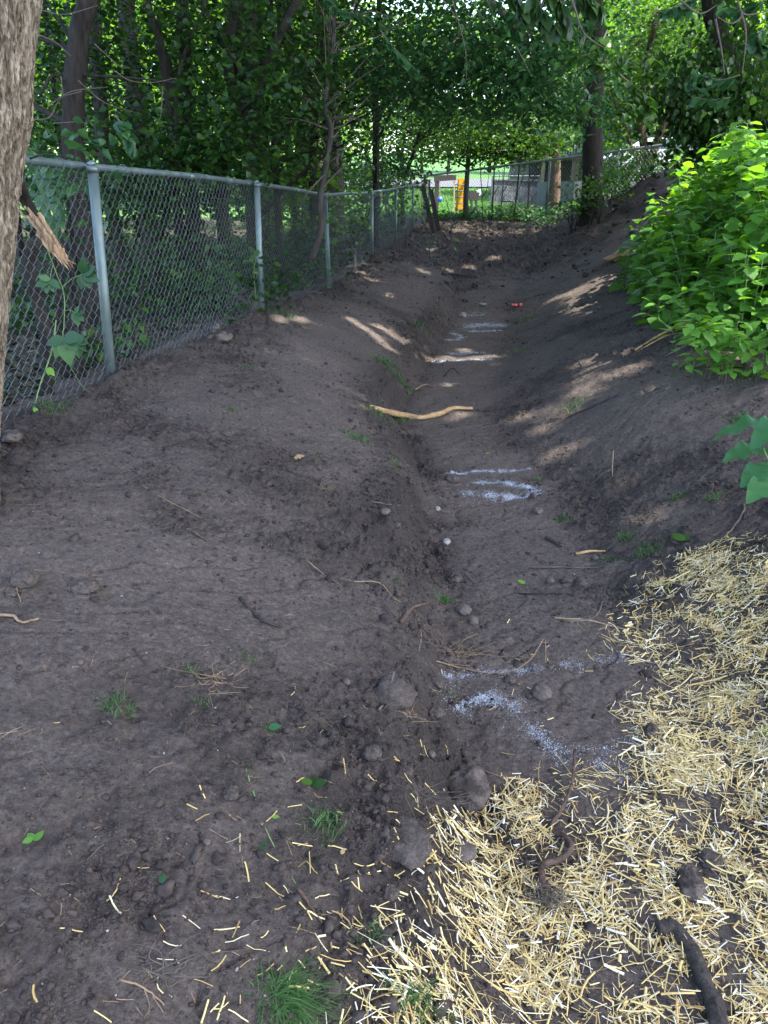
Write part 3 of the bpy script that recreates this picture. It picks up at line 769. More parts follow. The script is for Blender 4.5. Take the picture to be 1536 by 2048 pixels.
for i, (x, y, h) in enumerate([(-3, 52, 9), (-6, 70, 13), (-1.5, 71, 13), (1.5, 73, 12), (5.5, 71, 12), (3.5, 76, 13), (10, 78, 14), (17, 74, 13), (24, 70, 14), (31, 66, 13), (-4, 80, 13), (15, 37, 11), (19, 33, 10), (11.5, 34, 9.5), (13.5, 24, 9), (10.4, 20.5, 8.5), (17, 26, 10), (12.5, 19.4, 8), (-9, 78, 13)]):
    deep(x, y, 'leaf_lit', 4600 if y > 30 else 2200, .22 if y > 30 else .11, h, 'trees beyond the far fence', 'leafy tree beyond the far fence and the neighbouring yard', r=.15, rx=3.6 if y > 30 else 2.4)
leafmass('fallen_brush', 'heap of wilting leafy brush at the foot of the big right trunk', 'brush', [cpx(1190, 378, 15.2, .45, .18, 380), cpx(1235, 350, 16.2, .65, .20, 500), cpx(1150, 412, 15.5, .35, .12, 200), cpx(1290, 325, 16.6, .5, .16, 300)], 'leaf_mid', .075, 90)
leafmass('fallen_brush', 'low leafy brush lying at the left toe of the dark dirt mound', 'brush', [cpx(1090, 440, 18.5, .6, .07, 300), cpx(1125, 428, 17.5, .4, .09, 200)], 'leaf_blue', .07, 91)
leafmass('weed_patch', 'pale tall weeds along the foot of the far fence', 'weeds', [cpx(900, 436, 23.2, 1.0, .08, 300, .3), cpx(990, 432, 23.2, 1.2, .10, 350, .3), cpx(1060, 424, 22.6, .8, .10, 260, .3)], 'grass', .10, 92, droop=-.8)

# stuff: low growth under the wood, lawn blades
def scatter_leaves(name, pts, mat, ls, seed, kind='stuff', **kw):
    V, F, v = kites(pts, ls, seed=seed, **kw)
    o = npmesh(name, V, F, mat, None, v); tag(o, kind=kind); return o
g = np.random.default_rng(9)
n = 22000
yy = 3.2 + 25 * g.random(n) ** 1.3; xx = fence_x(yy) - .3 - g.random(n) ** 1.2 * (2 + .55 * yy)
keep = fbm(xx * .9, yy * .9, 3, 70) > .47
xx, yy = xx[keep], yy[keep]
P = np.stack([xx, yy, macro(xx, yy) + .02 + .22 * g.random(len(xx)) ** 1.6], 1)
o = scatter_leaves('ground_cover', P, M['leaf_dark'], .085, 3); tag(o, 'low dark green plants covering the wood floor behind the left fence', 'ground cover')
n = 9000
yy = 2.6 + 14 * g.random(n) ** 1.4; xx = fence_x(yy) - .25 - g.random(n) * (1 + .35 * yy)
P = np.stack([xx, yy, macro(xx, yy) + .012], 1)
o = scatter_leaves('leaf_litter', P, M['dry_dark'], .06, 4, jit=.35); tag(o, 'brown fallen leaves on the wood floor behind the left fence', 'leaf litter')

def blades(C, H, w, g, lean=.5, seg=2):
    """tapered bent grass blades -> V,F,var"""
    n = len(C); H = np.broadcast_to(H, (n,)) * g.uniform(.6, 1.25, n)
    th = g.uniform(0, 2 * np.pi, n); ph = g.uniform(0, 2 * np.pi, n)
    side = np.stack([np.cos(th), np.sin(th), np.zeros(n)], 1) * (w * g.uniform(.7, 1.3, n))[:, None]
    out = np.stack([np.cos(ph), np.sin(ph), np.zeros(n)], 1) * (H * lean * g.uniform(.2, 1.6, n))[:, None]
    up = np.zeros((n, 3)); up[:, 2] = H
    V = np.stack([C - side, C + side, C + up * .6 + out * .35 - side * .8, C + up * .6 + out * .35 + side * .8, C + up * (1 - lean * .3) + out], 1).reshape(-1, 3)
    i = np.arange(n) * 5
    F = np.stack([np.stack([i, i + 1, i + 3], 1), np.stack([i, i + 3, i + 2], 1), np.stack([i + 2, i + 3, i + 4], 1)], 1).reshape(-1, 3)
    return V, F, np.repeat(np.clip(g.normal(.5, .25, n), 0, 1), 3)
n = 42000
yy = 23.9 + 34 * g.random(n) ** 1.5; xx = -3 + (13 + .25 * (yy - 24)) * g.random(n)
P = np.stack([xx, yy, macro(xx, yy)], 1)
V, F, v = blades(P, .07 + .0016 * (yy - 24), .012, g, .5)
o = npmesh('lawn_grass', V, F, M['lawn_grass'], None, v); tag(o, 'bright mown lawn of the neighbouring yard beyond the far fence', 'lawn', kind='stuff')

# ------------------------------------------------------------------ chain link fences
def chainlink_mesh(p0, p1, zb, zt, pitch=.036, wr=.0016, amp=.005):
    """zigzag wires between p0 and p1 (xy); zb, zt = functions of s (0..1)"""
    p0 = np.array(p0, float); p1 = np.array(p1, float)
    Ln = np.linalg.norm(p1 - p0); d = (p1 - p0) / Ln; nrm = np.array([-d[1], d[0]])
    nw = int(Ln / pitch)
    Vs = []; Fs = []; off = 0
    g = np.random.default_rng(2)
    for i in range(nw):
        s0 = i * pitch; S = s0 / Ln
        z0, z1 = zb(S), zt(S)
        z0 += g.uniform(-.012, .012)
        nseg = max(2, int(round((z1 - z0) / pitch)))
        kx = np.arange(nseg * 2 + 1) / 2.0
        tri = np.abs((kx % 2) - 1)                 # 1..0..1
        tri = .5 - .5 * np.cos(np.pi * tri) * .0 + (tri - .5)
        px = s0 + (tri if i % 2 == 0 else 1 - tri) * pitch * 1.06
        pz = z1 - kx * (z1 - z0) / nseg
        dep = amp * np.cos(np.pi * kx * 1.0) * (1 if i % 2 else -1)
        bow = .006 * math.sin(s0 * 1.9) + .004 * np.sin(pz * 5 + s0)
        P = np.stack([p0[0] + d[0] * px + nrm[0] * (dep + bow), p0[1] + d[1] * px + nrm[1] * (dep + bow), pz], 1)
        n = len(P)
        T = np.gradient(P, axis=0); T /= np.linalg.norm(T, axis=1)[:, None]
        A = np.cross(T, np.array([nrm[0], nrm[1], 0])); A /= np.linalg.norm(A, axis=1)[:, None]; B = np.cross(T, A)
        ring = [P + wr * (math.cos(q) * A + math.sin(q) * B) for q in (0, 2.094, 4.189)]
        Vs.append(np.stack(ring, 1).reshape(-1, 3))
        j = np.arange(n - 1) * 3 + off
        for q in range(3):
            q2 = (q + 1) % 3
            Fs.append(np.stack([j + q, j + q2, j + 3 + q2, j + 3 + q], 1))
        off += n * 3
    return np.concatenate(Vs), np.concatenate(Fs)

FL = {}
def left_fence():
    ya, yb = 2.55, 23.4
    posts = [(183, 330, 213, 765, 4.5), (512, 365, 520, 635, 7.4), (645, 390, 655, 575, 10.4), (723, 385, 727, 519, 13.7), (778, 378, 778, 489, 16.6), (820, 370, 820, 462, 19.5), (840, 360, 843, 434, 23.4)]
    root = thing('chain_link_fence', 'long galvanised chain link fence running along the left bank beside the wood', 'fence', gpt(float(fence_x(4.5)), 4.5))
    zt = {}
    tops = [(2.0, W(60, 318, 3.9).z), (3.9, W(60, 318, 3.9).z)]
    for u, vt, u2, vb, y in posts: tops.append((y, W(u, vt, y).z))
    bots = [(2.0, float(macro(fence_x(2.4), 2.4))), (3.42, W(5, 868, 3.42).z)] + [(y, W(u2, vb, y).z) for u, vt, u2, vb, y in posts]
    top = lambda y: tab(y, tops); bot = lambda y: tab(y, bots)
    FL['top'] = top; FL['bot'] = bot
    rail = [Vector((float(fence_x(y)), y, float(top(y)) + .004 * math.sin(y * 2.3))) for y in np.arange(ya, yb + .01, .35)]
    mb = MB(); mb.tube(rail, .021, 12)
    for y in (3.6, 6.0, 9.0, 12, 15, 18):     # rail sleeves
        a = Vector((float(fence_x(y)), y, float(top(y)))); b = Vector((float(fence_x(y + .16)), y + .16, float(top(y + .16)))); mb.tube([a, b], .0235, 12)
    mb.build('top_rail', M['galv'], root, smooth=True)
    for (u, vt, u2, vb, y) in posts:
        x = float(fence_x(y)); kx = .7 if y < 12 else 0; a = Vector((x + .03 + kx * (W(u2, vb, y).x - x - .01), y - .005, float(bot(y)) - .06)); b = Vector((x + .03 + kx * (W(u, vt, y).x - x - .01), y, float(top(y)) - .035)); a = a + (a - b) * .12
        mb = MB(); mb.tube([a, a.lerp(b, .5), b], .0285, 16)
        mb.tube([b, b + Vector((0, 0, .03))], [.036, .030], 16); mb.tube([b + Vector((0, 0, .03)), b + Vector((-.012, 0, .05))], [.03, .018], 12)
        p = mb.build('post', M['galv'], root, smooth=True)
        mb = MB()
        for h in (.16, .52, .90):
            q = a.lerp(b, (h + .25) / (b.z - a.z)); ring = [q + Vector((math.cos(t) * .035, math.sin(t) * .035, .004 * math.sin(t))) for t in np.linspace(0, 6.28, 13)]
            mb.tube(ring, .0025, 4, cap=False)
            mb.tube([q + Vector((.035, 0, 0)), q + Vector((.055, -.02, .002))], .0022, 4)
        mb.build('tie_wire', M['wire'], p)
    mb = MB()
    for y in np.arange(3.7, 13, .62):
        y += random.uniform(-.08, .08)
        q = Vector((float(fence_x(y)), y, float(top(y))))
        ring = [q + Vector((math.cos(t) * .026, .004 * math.sin(t), math.sin(t) * .026)) for t in np.linspace(-1.9, 3.9, 12)]
        mb.tube(ring, .0022, 4, cap=False); mb.tube([ring[-1], ring[-1] + Vector((.012, .02, -.045))], .002, 4)
    mb.build('rail_ties', M['wire'], root)
    L = yb - ya
    V, F = chainlink_mesh((fence_x(ya) + .024, ya), (fence_x(yb) + .024, yb), lambda s: float(bot(ya + s * L)) - .03 + .01 * math.sin(s * 90), lambda s: float(top(ya + s * L)) - .018, wr=.0016)
    npmesh('wire_mesh', V, F, M['wire'], root)
left_fence()
def back_fence():
    A = Vector((float(fence_x(23.4)) + .05, 23.5)) if False else None
    P = [(850, 352, 24.0), (937, 341, 23.0), (1100, 320, 20.8), (1240, 302, 18.8), (1400, 280, 17.0), (1560, 258, 15.2)]
    pts = [W(u, v, y) for u, v, y in P]
    root = thing('chain_link_fence', 'second chain link fence crossing the far end and climbing right behind the dirt mound', 'fence', gpt(pts[1].x, pts[1].y))
    mb = MB(); mb.tube([pts[0].lerp(pts[1], 0)] + pts[1:], .028, 10); mb.build('top_rail', M['wire_pale'], root, smooth=True)
    for i, p in enumerate(pts):
        b = Vector((p.x, p.y, p.z - 1.3 if i > 1 else float(macro(p.x, p.y)) - .1))
        mb = MB(); mb.tube([b, p], .034, 10); mb.tube([p, p + Vector((0, 0, .05))], [.04, .01], 10); mb.build('post', M['galv_old'] if i < 2 else M['galv'], root, smooth=True)
    VV = []; FF = []; o_ = 0
    for a, b in zip(pts[:-1], pts[1:]):
        h0 = min(1.2, a.z - float(macro(a.x, a.y)) + .03) if a.x < 3.5 else 1.2
        h1 = min(1.2, b.z - float(macro(b.x, b.y)) + .03) if b.x < 3.5 else 1.2
        V, F = chainlink_mesh((a.x, a.y), (b.x, b.y), lambda s: a.z * (1 - s) + b.z * s - (h0 * (1 - s) + h1 * s), lambda s: a.z * (1 - s) + b.z * s, pitch=.05, wr=.0032)
        VV.append(V); FF.append(F + o_); o_ += len(V)
    npmesh('wire_mesh', np.concatenate(VV), np.concatenate(FF), M['wire_pale'], root)
back_fence()

# ------------------------------------------------------------------ neighbouring yard
def gz(x, y): return float(macro(x, y))
Y0 = 31.0
def playset():
    a = W(850, 355, Y0); b = W(905, 352, Y0)
    ga = gz(W(880, 430, Y0).x, Y0)
    root = thing('play_set', 'wooden play set with dark beam, ladder and wavy yellow slide in the neighbouring yard', 'play set', Vector((W(875, 430, Y0).x, Y0, ga)))
    mb = MB()
    beamL, beamR = W(868, 358, Y0), W(912, 355, Y0)
    mb.bar(beamL, beamR, .14, .18); mb.build('beam', M['wood_post'], root)
    for u in (874,):
        mb = MB(); p = W(u, 360, Y0); mb.bar(Vector((p.x, Y0, ga - .05)), p, .16, .12); mb.build('post', M['wood_post'], root)
    # bracket frame of grey tube at far left
    mb = MB(); p = W(852, 352, Y0); q = W(905, 349, Y0)
    mb.tube([Vector((p.x, Y0, ga - .05)), p, q], .025, 8)
    for dz in (.35, .7, 1.0): mb.tube([Vector((p.x, Y0, ga + dz)), Vector((p.x - .12, Y0 + .4, ga + dz))], .015, 6)
    mb.tube([Vector((p.x - .12, Y0 + .4, ga - .05)), Vector((p.x - .12, Y0 + .4, p.z))], .02, 8)
    mb.build('swing_frame', M['galv_old'], root, smooth=True)
    # ladder
    l0 = W(907, 0, Y0).x; xl = W(907, 430, Y0).x; xr = W(930, 430, Y0).x; zt = W(907, 357, Y0).z
    mb = MB()
    for x in (xl, xr): mb.bar((x, Y0 - .1, ga - .05), (x, Y0 + .15, zt), .05, .07)
    mb.build('ladder_rails', M['timber'], root)
    mb = MB()
    for i in range(5):
        z = ga + .12 + i * (zt - ga - .12) / 5; y = Y0 - .1 + .25 * (z - ga) / (zt - ga)
        mb.tube([(xl, y, z), (xr, y, z)], .018, 8)
    mb.build('ladder_rungs', M['black'], root, smooth=True)
    # slide: wavy channel with side walls coming towards the right
    mb = MB(); xs0 = W(917, 400, Y0).x; xs1 = W(937, 400, Y0).x
    prof = [(0, 1.0), (.15, .99), (.45, .80), (.8, .62), (1.1, .50), (1.5, .26), (1.9, .10), (2.2, .07)]
    H = zt - ga
    V = []; n = len(prof)
    for t, z in prof:
        y = Y0 + .25 + t * .35; zz = ga + z * H
        for x, dz in ((xs0 - .02, .12), (xs0, .12), (xs0 + .01, 0), (xs1 - .01, 0), (xs1, .12), (xs1 + .02, .12), (xs1 + .02, -.05), (xs0 - .02, -.05)):
            V.append((x, y, zz + dz))
    F = []
    for i in range(n - 1):
        for j in range(8): F.append((i * 8 + j, i * 8 + (j + 1) % 8, (i + 1) * 8 + (j + 1) % 8, (i + 1) * 8 + j))
    F.append(tuple(range(7, -1, -1))); F.append(tuple(range((n - 1) * 8, n * 8)))
    mb.add(V, F)
    # side panel standing below the deck
    mb.box(((xs0 + xs1) / 2, Y0 + .22, ga + H * .5), (xs1 - xs0, .04, H))
    mb.build('slide', M['yellow'], root)
playset()
def ball():
    p = W(880, 399, Y0 - .6); r = .10
    mb = MB(); V = []; F = []; n, m = 16, 10
    for i in range(m + 1):
        for j in range(n):
            a = math.pi * i / m; b = 2 * math.pi * j / n
            rr = r * (1 + (.03 if j % 4 == 0 else 0)); V.append((p.x + rr * math.sin(a) * math.cos(b), p.y + rr * math.sin(a) * math.sin(b), p.z + rr * math.cos(a)))
    for i in range(m):
        for j in range(n): F.append((i * n + j, (i + 1) * n + j, (i + 1) * n + (j + 1) % n, i * n + (j + 1) % n))
    root = thing('play_ball', 'round blue ball swing hanging beside the dark post of the play set', 'ball swing', p)
    mb.add(V, F); mb.build('ball', M['blue'], root, smooth=True)
    mb = MB(); mb.tube([p + Vector((0, 0, r * .95)), Vector((p.x, Y0, W(879, 358, Y0).z))], .012, 6); mb.build('rope', M['twig'], root)
ball()
def toy():
    p = gpt(W(950, 420, 32).x, 32, 0)
    root = thing('toy_table', 'small dark toy workbench with a pale top standing on the lawn right of the slide', 'toy', p)
    mb = MB()
    for dx, dy, l in ((-.16, -.1, .18), (.02, -.1, .34), (-.16, .2, .18), (.02, .2, .34)): mb.bar(p + Vector((dx, dy, 0)) + Vector((l * .25, 0, 0)), p + Vector((dx, dy, .45)), .06, .06)
    mb.build('legs', M['black'], root)
    mb = MB(); mb.box(p + Vector((-.08, .05, .60)), (.38, .38, .3), Matrix.Rotation(.15, 3, 'Y')); mb.build('body', M['wood_post'], root)
    mb = MB(); mb.box(p + Vector((.14, .05, .72)), (.16, .36, .20), Matrix.Rotation(-.35, 3, 'Y')); mb.build('top', M['white'], root)
toy()
def swing():
    a = W(1000, 403, 27); b = W(1034, 401, 27)
    c = (a + b) / 2
    root = thing('tray_swing', 'dark flat tray swing hanging low among the saplings', 'swing', c)
    mb = MB(); V = []; n = 20; rx = (b.x - a.x) / 2
    for dz, s in ((-.03, .93), (-.005, 1), (.015, .97)):
        for k_ in range(n): t = 2 * math.pi * k_ / n; V.append((c.x + rx * s * math.cos(t), c.y + .26 * s * math.sin(t), c.z + dz))
    F = [tuple(range(n - 1, -1, -1)), tuple(range(2 * n, 3 * n))]
    for i in range(2):
        for k_ in range(n): F.append((i * n + k_, i * n + (k_ + 1) % n, (i + 1) * n + (k_ + 1) % n, (i + 1) * n + k_))
    mb.add(V, F); mb.build('seat', M['black'], root)
    br = c + Vector((-.1, 0, 2.6))
    mb = MB()
    for s in (-1, 1):
        for q in (-.2, .2): mb.tube([c + Vector((s * rx * .75, q, .01)), br + Vector((s * rx * .55, 0, 0))], .008, 5)
    mb.build('ropes', M['black'], root)
swing()
def old_posts():
    for (u0, v0, u1, v1, lb, w) in [(846, 376, 862, 445, 'broken dark wooden post leaning left at the fence end, nailed to a cross piece', .14), (862, 382, 873, 440, 'shorter rotten wooden post leaning just right of the broken cross piece', .12)]:
        y = 19.0; a = W(u1, v1, y); b = W(u0, v0, y)
        root = thing('wooden_post', lb, 'post', a, None)
        mb = MB(); a2 = a + (a - b).normalized() * .25
        mb.bar(a2, b, w, .1); 
        mb.build('shaft', M['wood_post'], root)
        mb = MB()
        for q in range(5):
            s = b + Vector((random.uniform(-.05, .05), random.uniform(-.03, .03), 0)); mb.tube([s, s + (b - a).normalized() * random.uniform(.05, .12)], [.022, .004], 5)
        mb.build('splintered_top', M['wood_post'], root)
        if w > .13:
            mb = MB(); mb.bar(W(846, 417, y - .12), W(872, 407, y - .12), .10, .05); mb.build('cross_piece', M['wood_post'], root)
old_posts()
def house_deck():
    y = 43.0; p0 = W(1078, 400, y); p1 = W(1200, 400, y)
    g0 = gz(p0.x, y) - .1
    root = thing('house', 'house with a raised timber deck over a dark doorway behind the far fence', 'house', Vector(((p0.x + p1.x) / 2, y + 2, g0)))
    zt = W(1100, 318, y).z; x0, x1 = p0.x, W(1210, 400, y).x
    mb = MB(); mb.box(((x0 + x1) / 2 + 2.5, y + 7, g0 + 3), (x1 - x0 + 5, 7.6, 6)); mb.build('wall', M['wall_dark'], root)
    mb = MB(); V = []
    xa, xb, ya, yb = x0 - .4, x1 + 5.4, y + 2.8, y + 11.3; zr = g0 + 6
    mb.add([(xa, ya, zr), (xb, ya, zr), (xb, yb, zr), (xa, yb, zr), (xa, (ya + yb) / 2, zr + 2.4), (xb, (ya + yb) / 2, zr + 2.4)], [(0, 1, 5, 4), (2, 3, 4, 5), (0, 4, 3), (1, 2, 5), (0, 3, 2, 1)])
    mb.build('roof', M['roof'], root)
    mb = MB(); mb.box(((x0 + x1) / 2, y + 3.1, (g0 + zt) / 2), (x1 - x0 - .6, .1, zt - g0 - .1)); mb.build('under_deck_door', M['black'], root)
    for u in (1083, 1143, 1150, 1188):
        x = W(u, 400, y).x
        mb = MB(); mb.box((x, y + .2, (g0 + zt) / 2), (.16, .16, zt - g0)); mb.build('deck_post', M['timber'], root)
    mb = MB(); mb.box(((x0 + x1) / 2, y + 1.6, zt + .1), (x1 - x0 + .3, 3.1, .22)); mb.build('deck', M['timber'], root)
    mb = MB(); mb.box(((x0 + x1) / 2, y + .1, zt + 1.15), (x1 - x0 + .3, .1, .08))
    for q in range(26): mb.box((x0 + (x1 - x0) * q / 25, y + .1, zt + .65), (.05, .05, .95))
    mb.build('railing', M['white'], root)
    mb = MB()
    for q in range(3):
        mb.box((x0 + 1.2 + q * 1.7, y + 3.17, g0 + 4.4), (.95, .06, 1.2))
    mb.build('window', M['glass'], root)
house_deck()
def block_wall():
    y = 41.0; x0, x1 = W(985, 390, y).x, W(1078, 390, y).x; g0 = gz(x0, y) - .1; zt = W(1030, 362, y).z
    root = thing('retaining_wall', 'low grey block retaining wall left of the timber deck', 'wall', Vector(((x0 + x1) / 2, y, g0)))
    mb = MB(); rows = 5; h = (zt - g0) / rows
    for r_ in range(rows):
        x = x0 - (.2 if r_ % 2 else 0)
        while x < x1:
            w = random.uniform(.34, .5); s = h * .94
            mb.box((x + w / 2, y + random.uniform(-.015, .015) + r_ * .02, g0 + (r_ + .5) * h), (w * .95, .3, s)); x += w
    mb.build('blocks', M['rock_wall'], root)
    mb = MB(); mb.box(((x0 + x1) / 2, y + .05, zt + .03), (x1 - x0 + .1, .4, .07)); mb.build('cap', M['road'], root)
block_wall()
def yard_fence():
    y = 39.0; P = [W(985, 352, y), W(1040, 352, y), W(1080, 352, y)]
    root = thing('yard_fence', 'short section of silver wire fence in front of the grey block wall', 'fence', gpt(P[0].x, y))
    mb = MB(); mb.tube(P, .025, 8)
    mb.build('top_rail', M['galv'], root)
    for p in P:
        mb = MB(); mb.tube([(p.x, p.y, gz(p.x, y) - .1), p], .03, 8); mb.build('post', M['galv'], root)
    V, F = chainlink_mesh((P[0].x, y), (P[-1].x, y), lambda s: gz(P[0].x, y), lambda s: P[0].z, pitch=.09, wr=.004)
    npmesh('wire_mesh', V, F, M['wire'], root)
yard_fence()
def white_house():
    y = 34.0; a = W(1255, 345, y); b = W(1440, 345, y); g0 = min(gz(a.x, y), a.z) - 1.0
    root = thing('pale_house', 'pale sided neighbouring house glimpsed through the leaves behind the rising fence', 'house', Vector(((a.x + b.x) / 2, y, g0)))
    zt = W(1300, 215, y).z; w = b.x - a.x
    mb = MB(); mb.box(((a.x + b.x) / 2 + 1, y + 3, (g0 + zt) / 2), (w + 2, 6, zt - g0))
    for q in range(12): mb.box(((a.x + b.x) / 2 + 1, y - .012, g0 + .25 + q * (zt - g0 - .3) / 12), (w + 2.02, .03, .02))
    mb.build('wall', M['siding'], root)
    xa, xb = a.x - .4, b.x + 2.4
    mb = MB(); mb.add([(xa, y - .5, zt), (xb, y - .5, zt), (xb, y + 6.5, zt), (xa, y + 6.5, zt), (xa, y + 3, zt + 2), (xb, y + 3, zt + 2)], [(0, 1, 5, 4), (2, 3, 4, 5), (0, 4, 3), (1, 2, 5), (0, 3, 2, 1)]); mb.build('roof', M['roof'], root)
    for q in range(2):
        xc = a.x + w * (.3 + .42 * q)
        mb = MB()
        for dx, dz, sx, sz in ((0, .65, 1.3, .1), (0, -.65, 1.3, .1), (-.6, 0, .1, 1.4), (.6, 0, .1, 1.4)): mb.box((xc + dx, y - .06, g0 + 2.9 + dz), (sx, .08, sz))
        f = mb.build('window', M['white'], root)
        mb = MB(); mb.box((xc, y - .03, g0 + 2.9), (1.1, .05, 1.2)); mb.build('pane', M['glass'], f)
white_house()
def car():
    y = 30.0; p = W(1322, 318, y); L_, Wd = 4.4, 1.75
    zb = p.z - .75
    root = thing('parked_car', 'white car parked behind the rising fence, glimpsed between brown stems', 'car', Vector((p.x, y, zb)))
    def arch(nm, prof, w, mat, par, taperw=0):
        V = []; n = len(prof)
        for s in (-1, 1):
            for (x, z) in prof: V.append((p.x + x, y + s * (w / 2 - taperw * max(0, z - .9)), zb + z))
        F = [tuple(range(n)), tuple(range(2 * n - 1, n - 1, -1))] + [(i, n + i, n + (i + 1) % n, (i + 1) % n) for i in range(n)]
        mb = MB(); mb.add(V, F); return mb.build(nm, mat, par)
    body = arch('body', [(-2.2, .35), (-2.2, .75), (-1.9, .92), (-1.2, 1.0), (-.6, 1.42), (.9, 1.45), (1.6, 1.05), (2.15, .95), (2.2, .4), (1.8, .3), (-1.8, .3)], Wd, M['white'], root, .25)
    arch('window', [(-1.05, 1.02), (-.55, 1.36), (.85, 1.38), (1.4, 1.06)], Wd + .01, M['glass'], root, .25)
    for x in (-1.35, 1.35):
        for s in (-1, 1):
            mb = MB(); c = Vector((p.x + x, y + s * .8, zb + .32)); mb.tube([c - Vector((0, .11, 0)), c + Vector((0, .11, 0))], .32, 18)
            w_ = mb.build('wheel', M['black'], root)
            mb = MB(); mb.tube([c + Vector((0, -.125 if s < 0 else .115, 0)), c + Vector((0, -.115 if s < 0 else .125, 0))], .19, 14); mb.build('rim', M['galv'], w_)
    # driveway the car stands on
    V = []; 
    d = MB(); d.box((p.x + 2.2, y, zb - .6), (12, 6.5, 1.2)); tag(d.build('driveway', M['road']), kind='structure')
car()
# ------------------------------------------------------------------ modelled leaves
HALF = [(0, 0), (.20, .04), (.40, .18), (.47, .36), (.36, .46), (.40, .60), (.22, .76), (0, 1.06)]
OVAL = [(0, 0), (.14, .06), (.27, .22), (.32, .42), (.29, .60), (.18, .80), (.08, .94), (0, 1.05)]
BROAD = [(0, 0), (.16, .05), (.30, .2), (.36, .38), (.33, .55), (.27, .70), (.13, .90), (0, 1.04)]
BROAD2 = [(max(0, .36 * math.sin(math.pi * min(1, t * 1.02)) ** .75 * (1.08 - .35 * t) + (.007 if i % 2 else -.004) * (0 < t < 1)), t * 1.05) for i, t in enumerate([q / 18 for q in range(19)])]
def template(half, fold=.22, droop=.28, wave=.0):
    """leaf lying along +y, base at origin, z up"""
    k = len(half); V = []; F = []
    mid = [(0, y) for _, y in half]
    def zz(x, y): return fold * abs(x) * .6 - droop * y * y * .5 + wave * math.sin(y * 17) * abs(x) * 1.2
    for x, y in half: V.append((x, y, zz(x, y)))
    for x, y in mid: V.append((0, y, zz(0, y)))
    for x, y in half: V.append((-x, y, zz(x, y)))
    for i in range(k - 1):
        F.append((k + i, i, i + 1)); F.append((k + i, i + 1, k + i + 1))
        F.append((k + i, 2 * k + i + 1, 2 * k + i)); F.append((k + i, k + i + 1, 2 * k + i + 1))
    return np.array(V), np.array(F)
def place_leaves(T, C, D, U, size, g):
    """template T at bases C, directions D, up vectors U"""
    V0, F0 = T; C = np.asarray(C, float); D = np.asarray(D, float); U = np.asarray(U, float); n = len(C)
    D = D / np.linalg.norm(D, axis=1)[:, None]
    S = np.cross(D, U); S /= (np.linalg.norm(S, axis=1)[:, None] + 1e-9); Nn = np.cross(S, D)
    L = (np.broadcast_to(size, (n,)) * g.uniform(.75, 1.2, n))[:, None, None]
    V = C[:, None] + L * (V0[None, :, 0:1] * S[:, None] + V0[None, :, 1:2] * D[:, None] + V0[None, :, 2:3] * Nn[:, None])
    F = F0[None] + (np.arange(n) * len(V0))[:, None, None]
    return V.reshape(-1, 3), F.reshape(-1, 3), np.repeat(np.clip(g.normal(.45, .24, n), 0, 1), len(F0))
T_HEART = template(HALF); T_OVAL = template(OVAL, .3, .3); T_BROAD = template(BROAD2, .35, .75, .16); T_FLAT = template(OVAL, .1, .1)

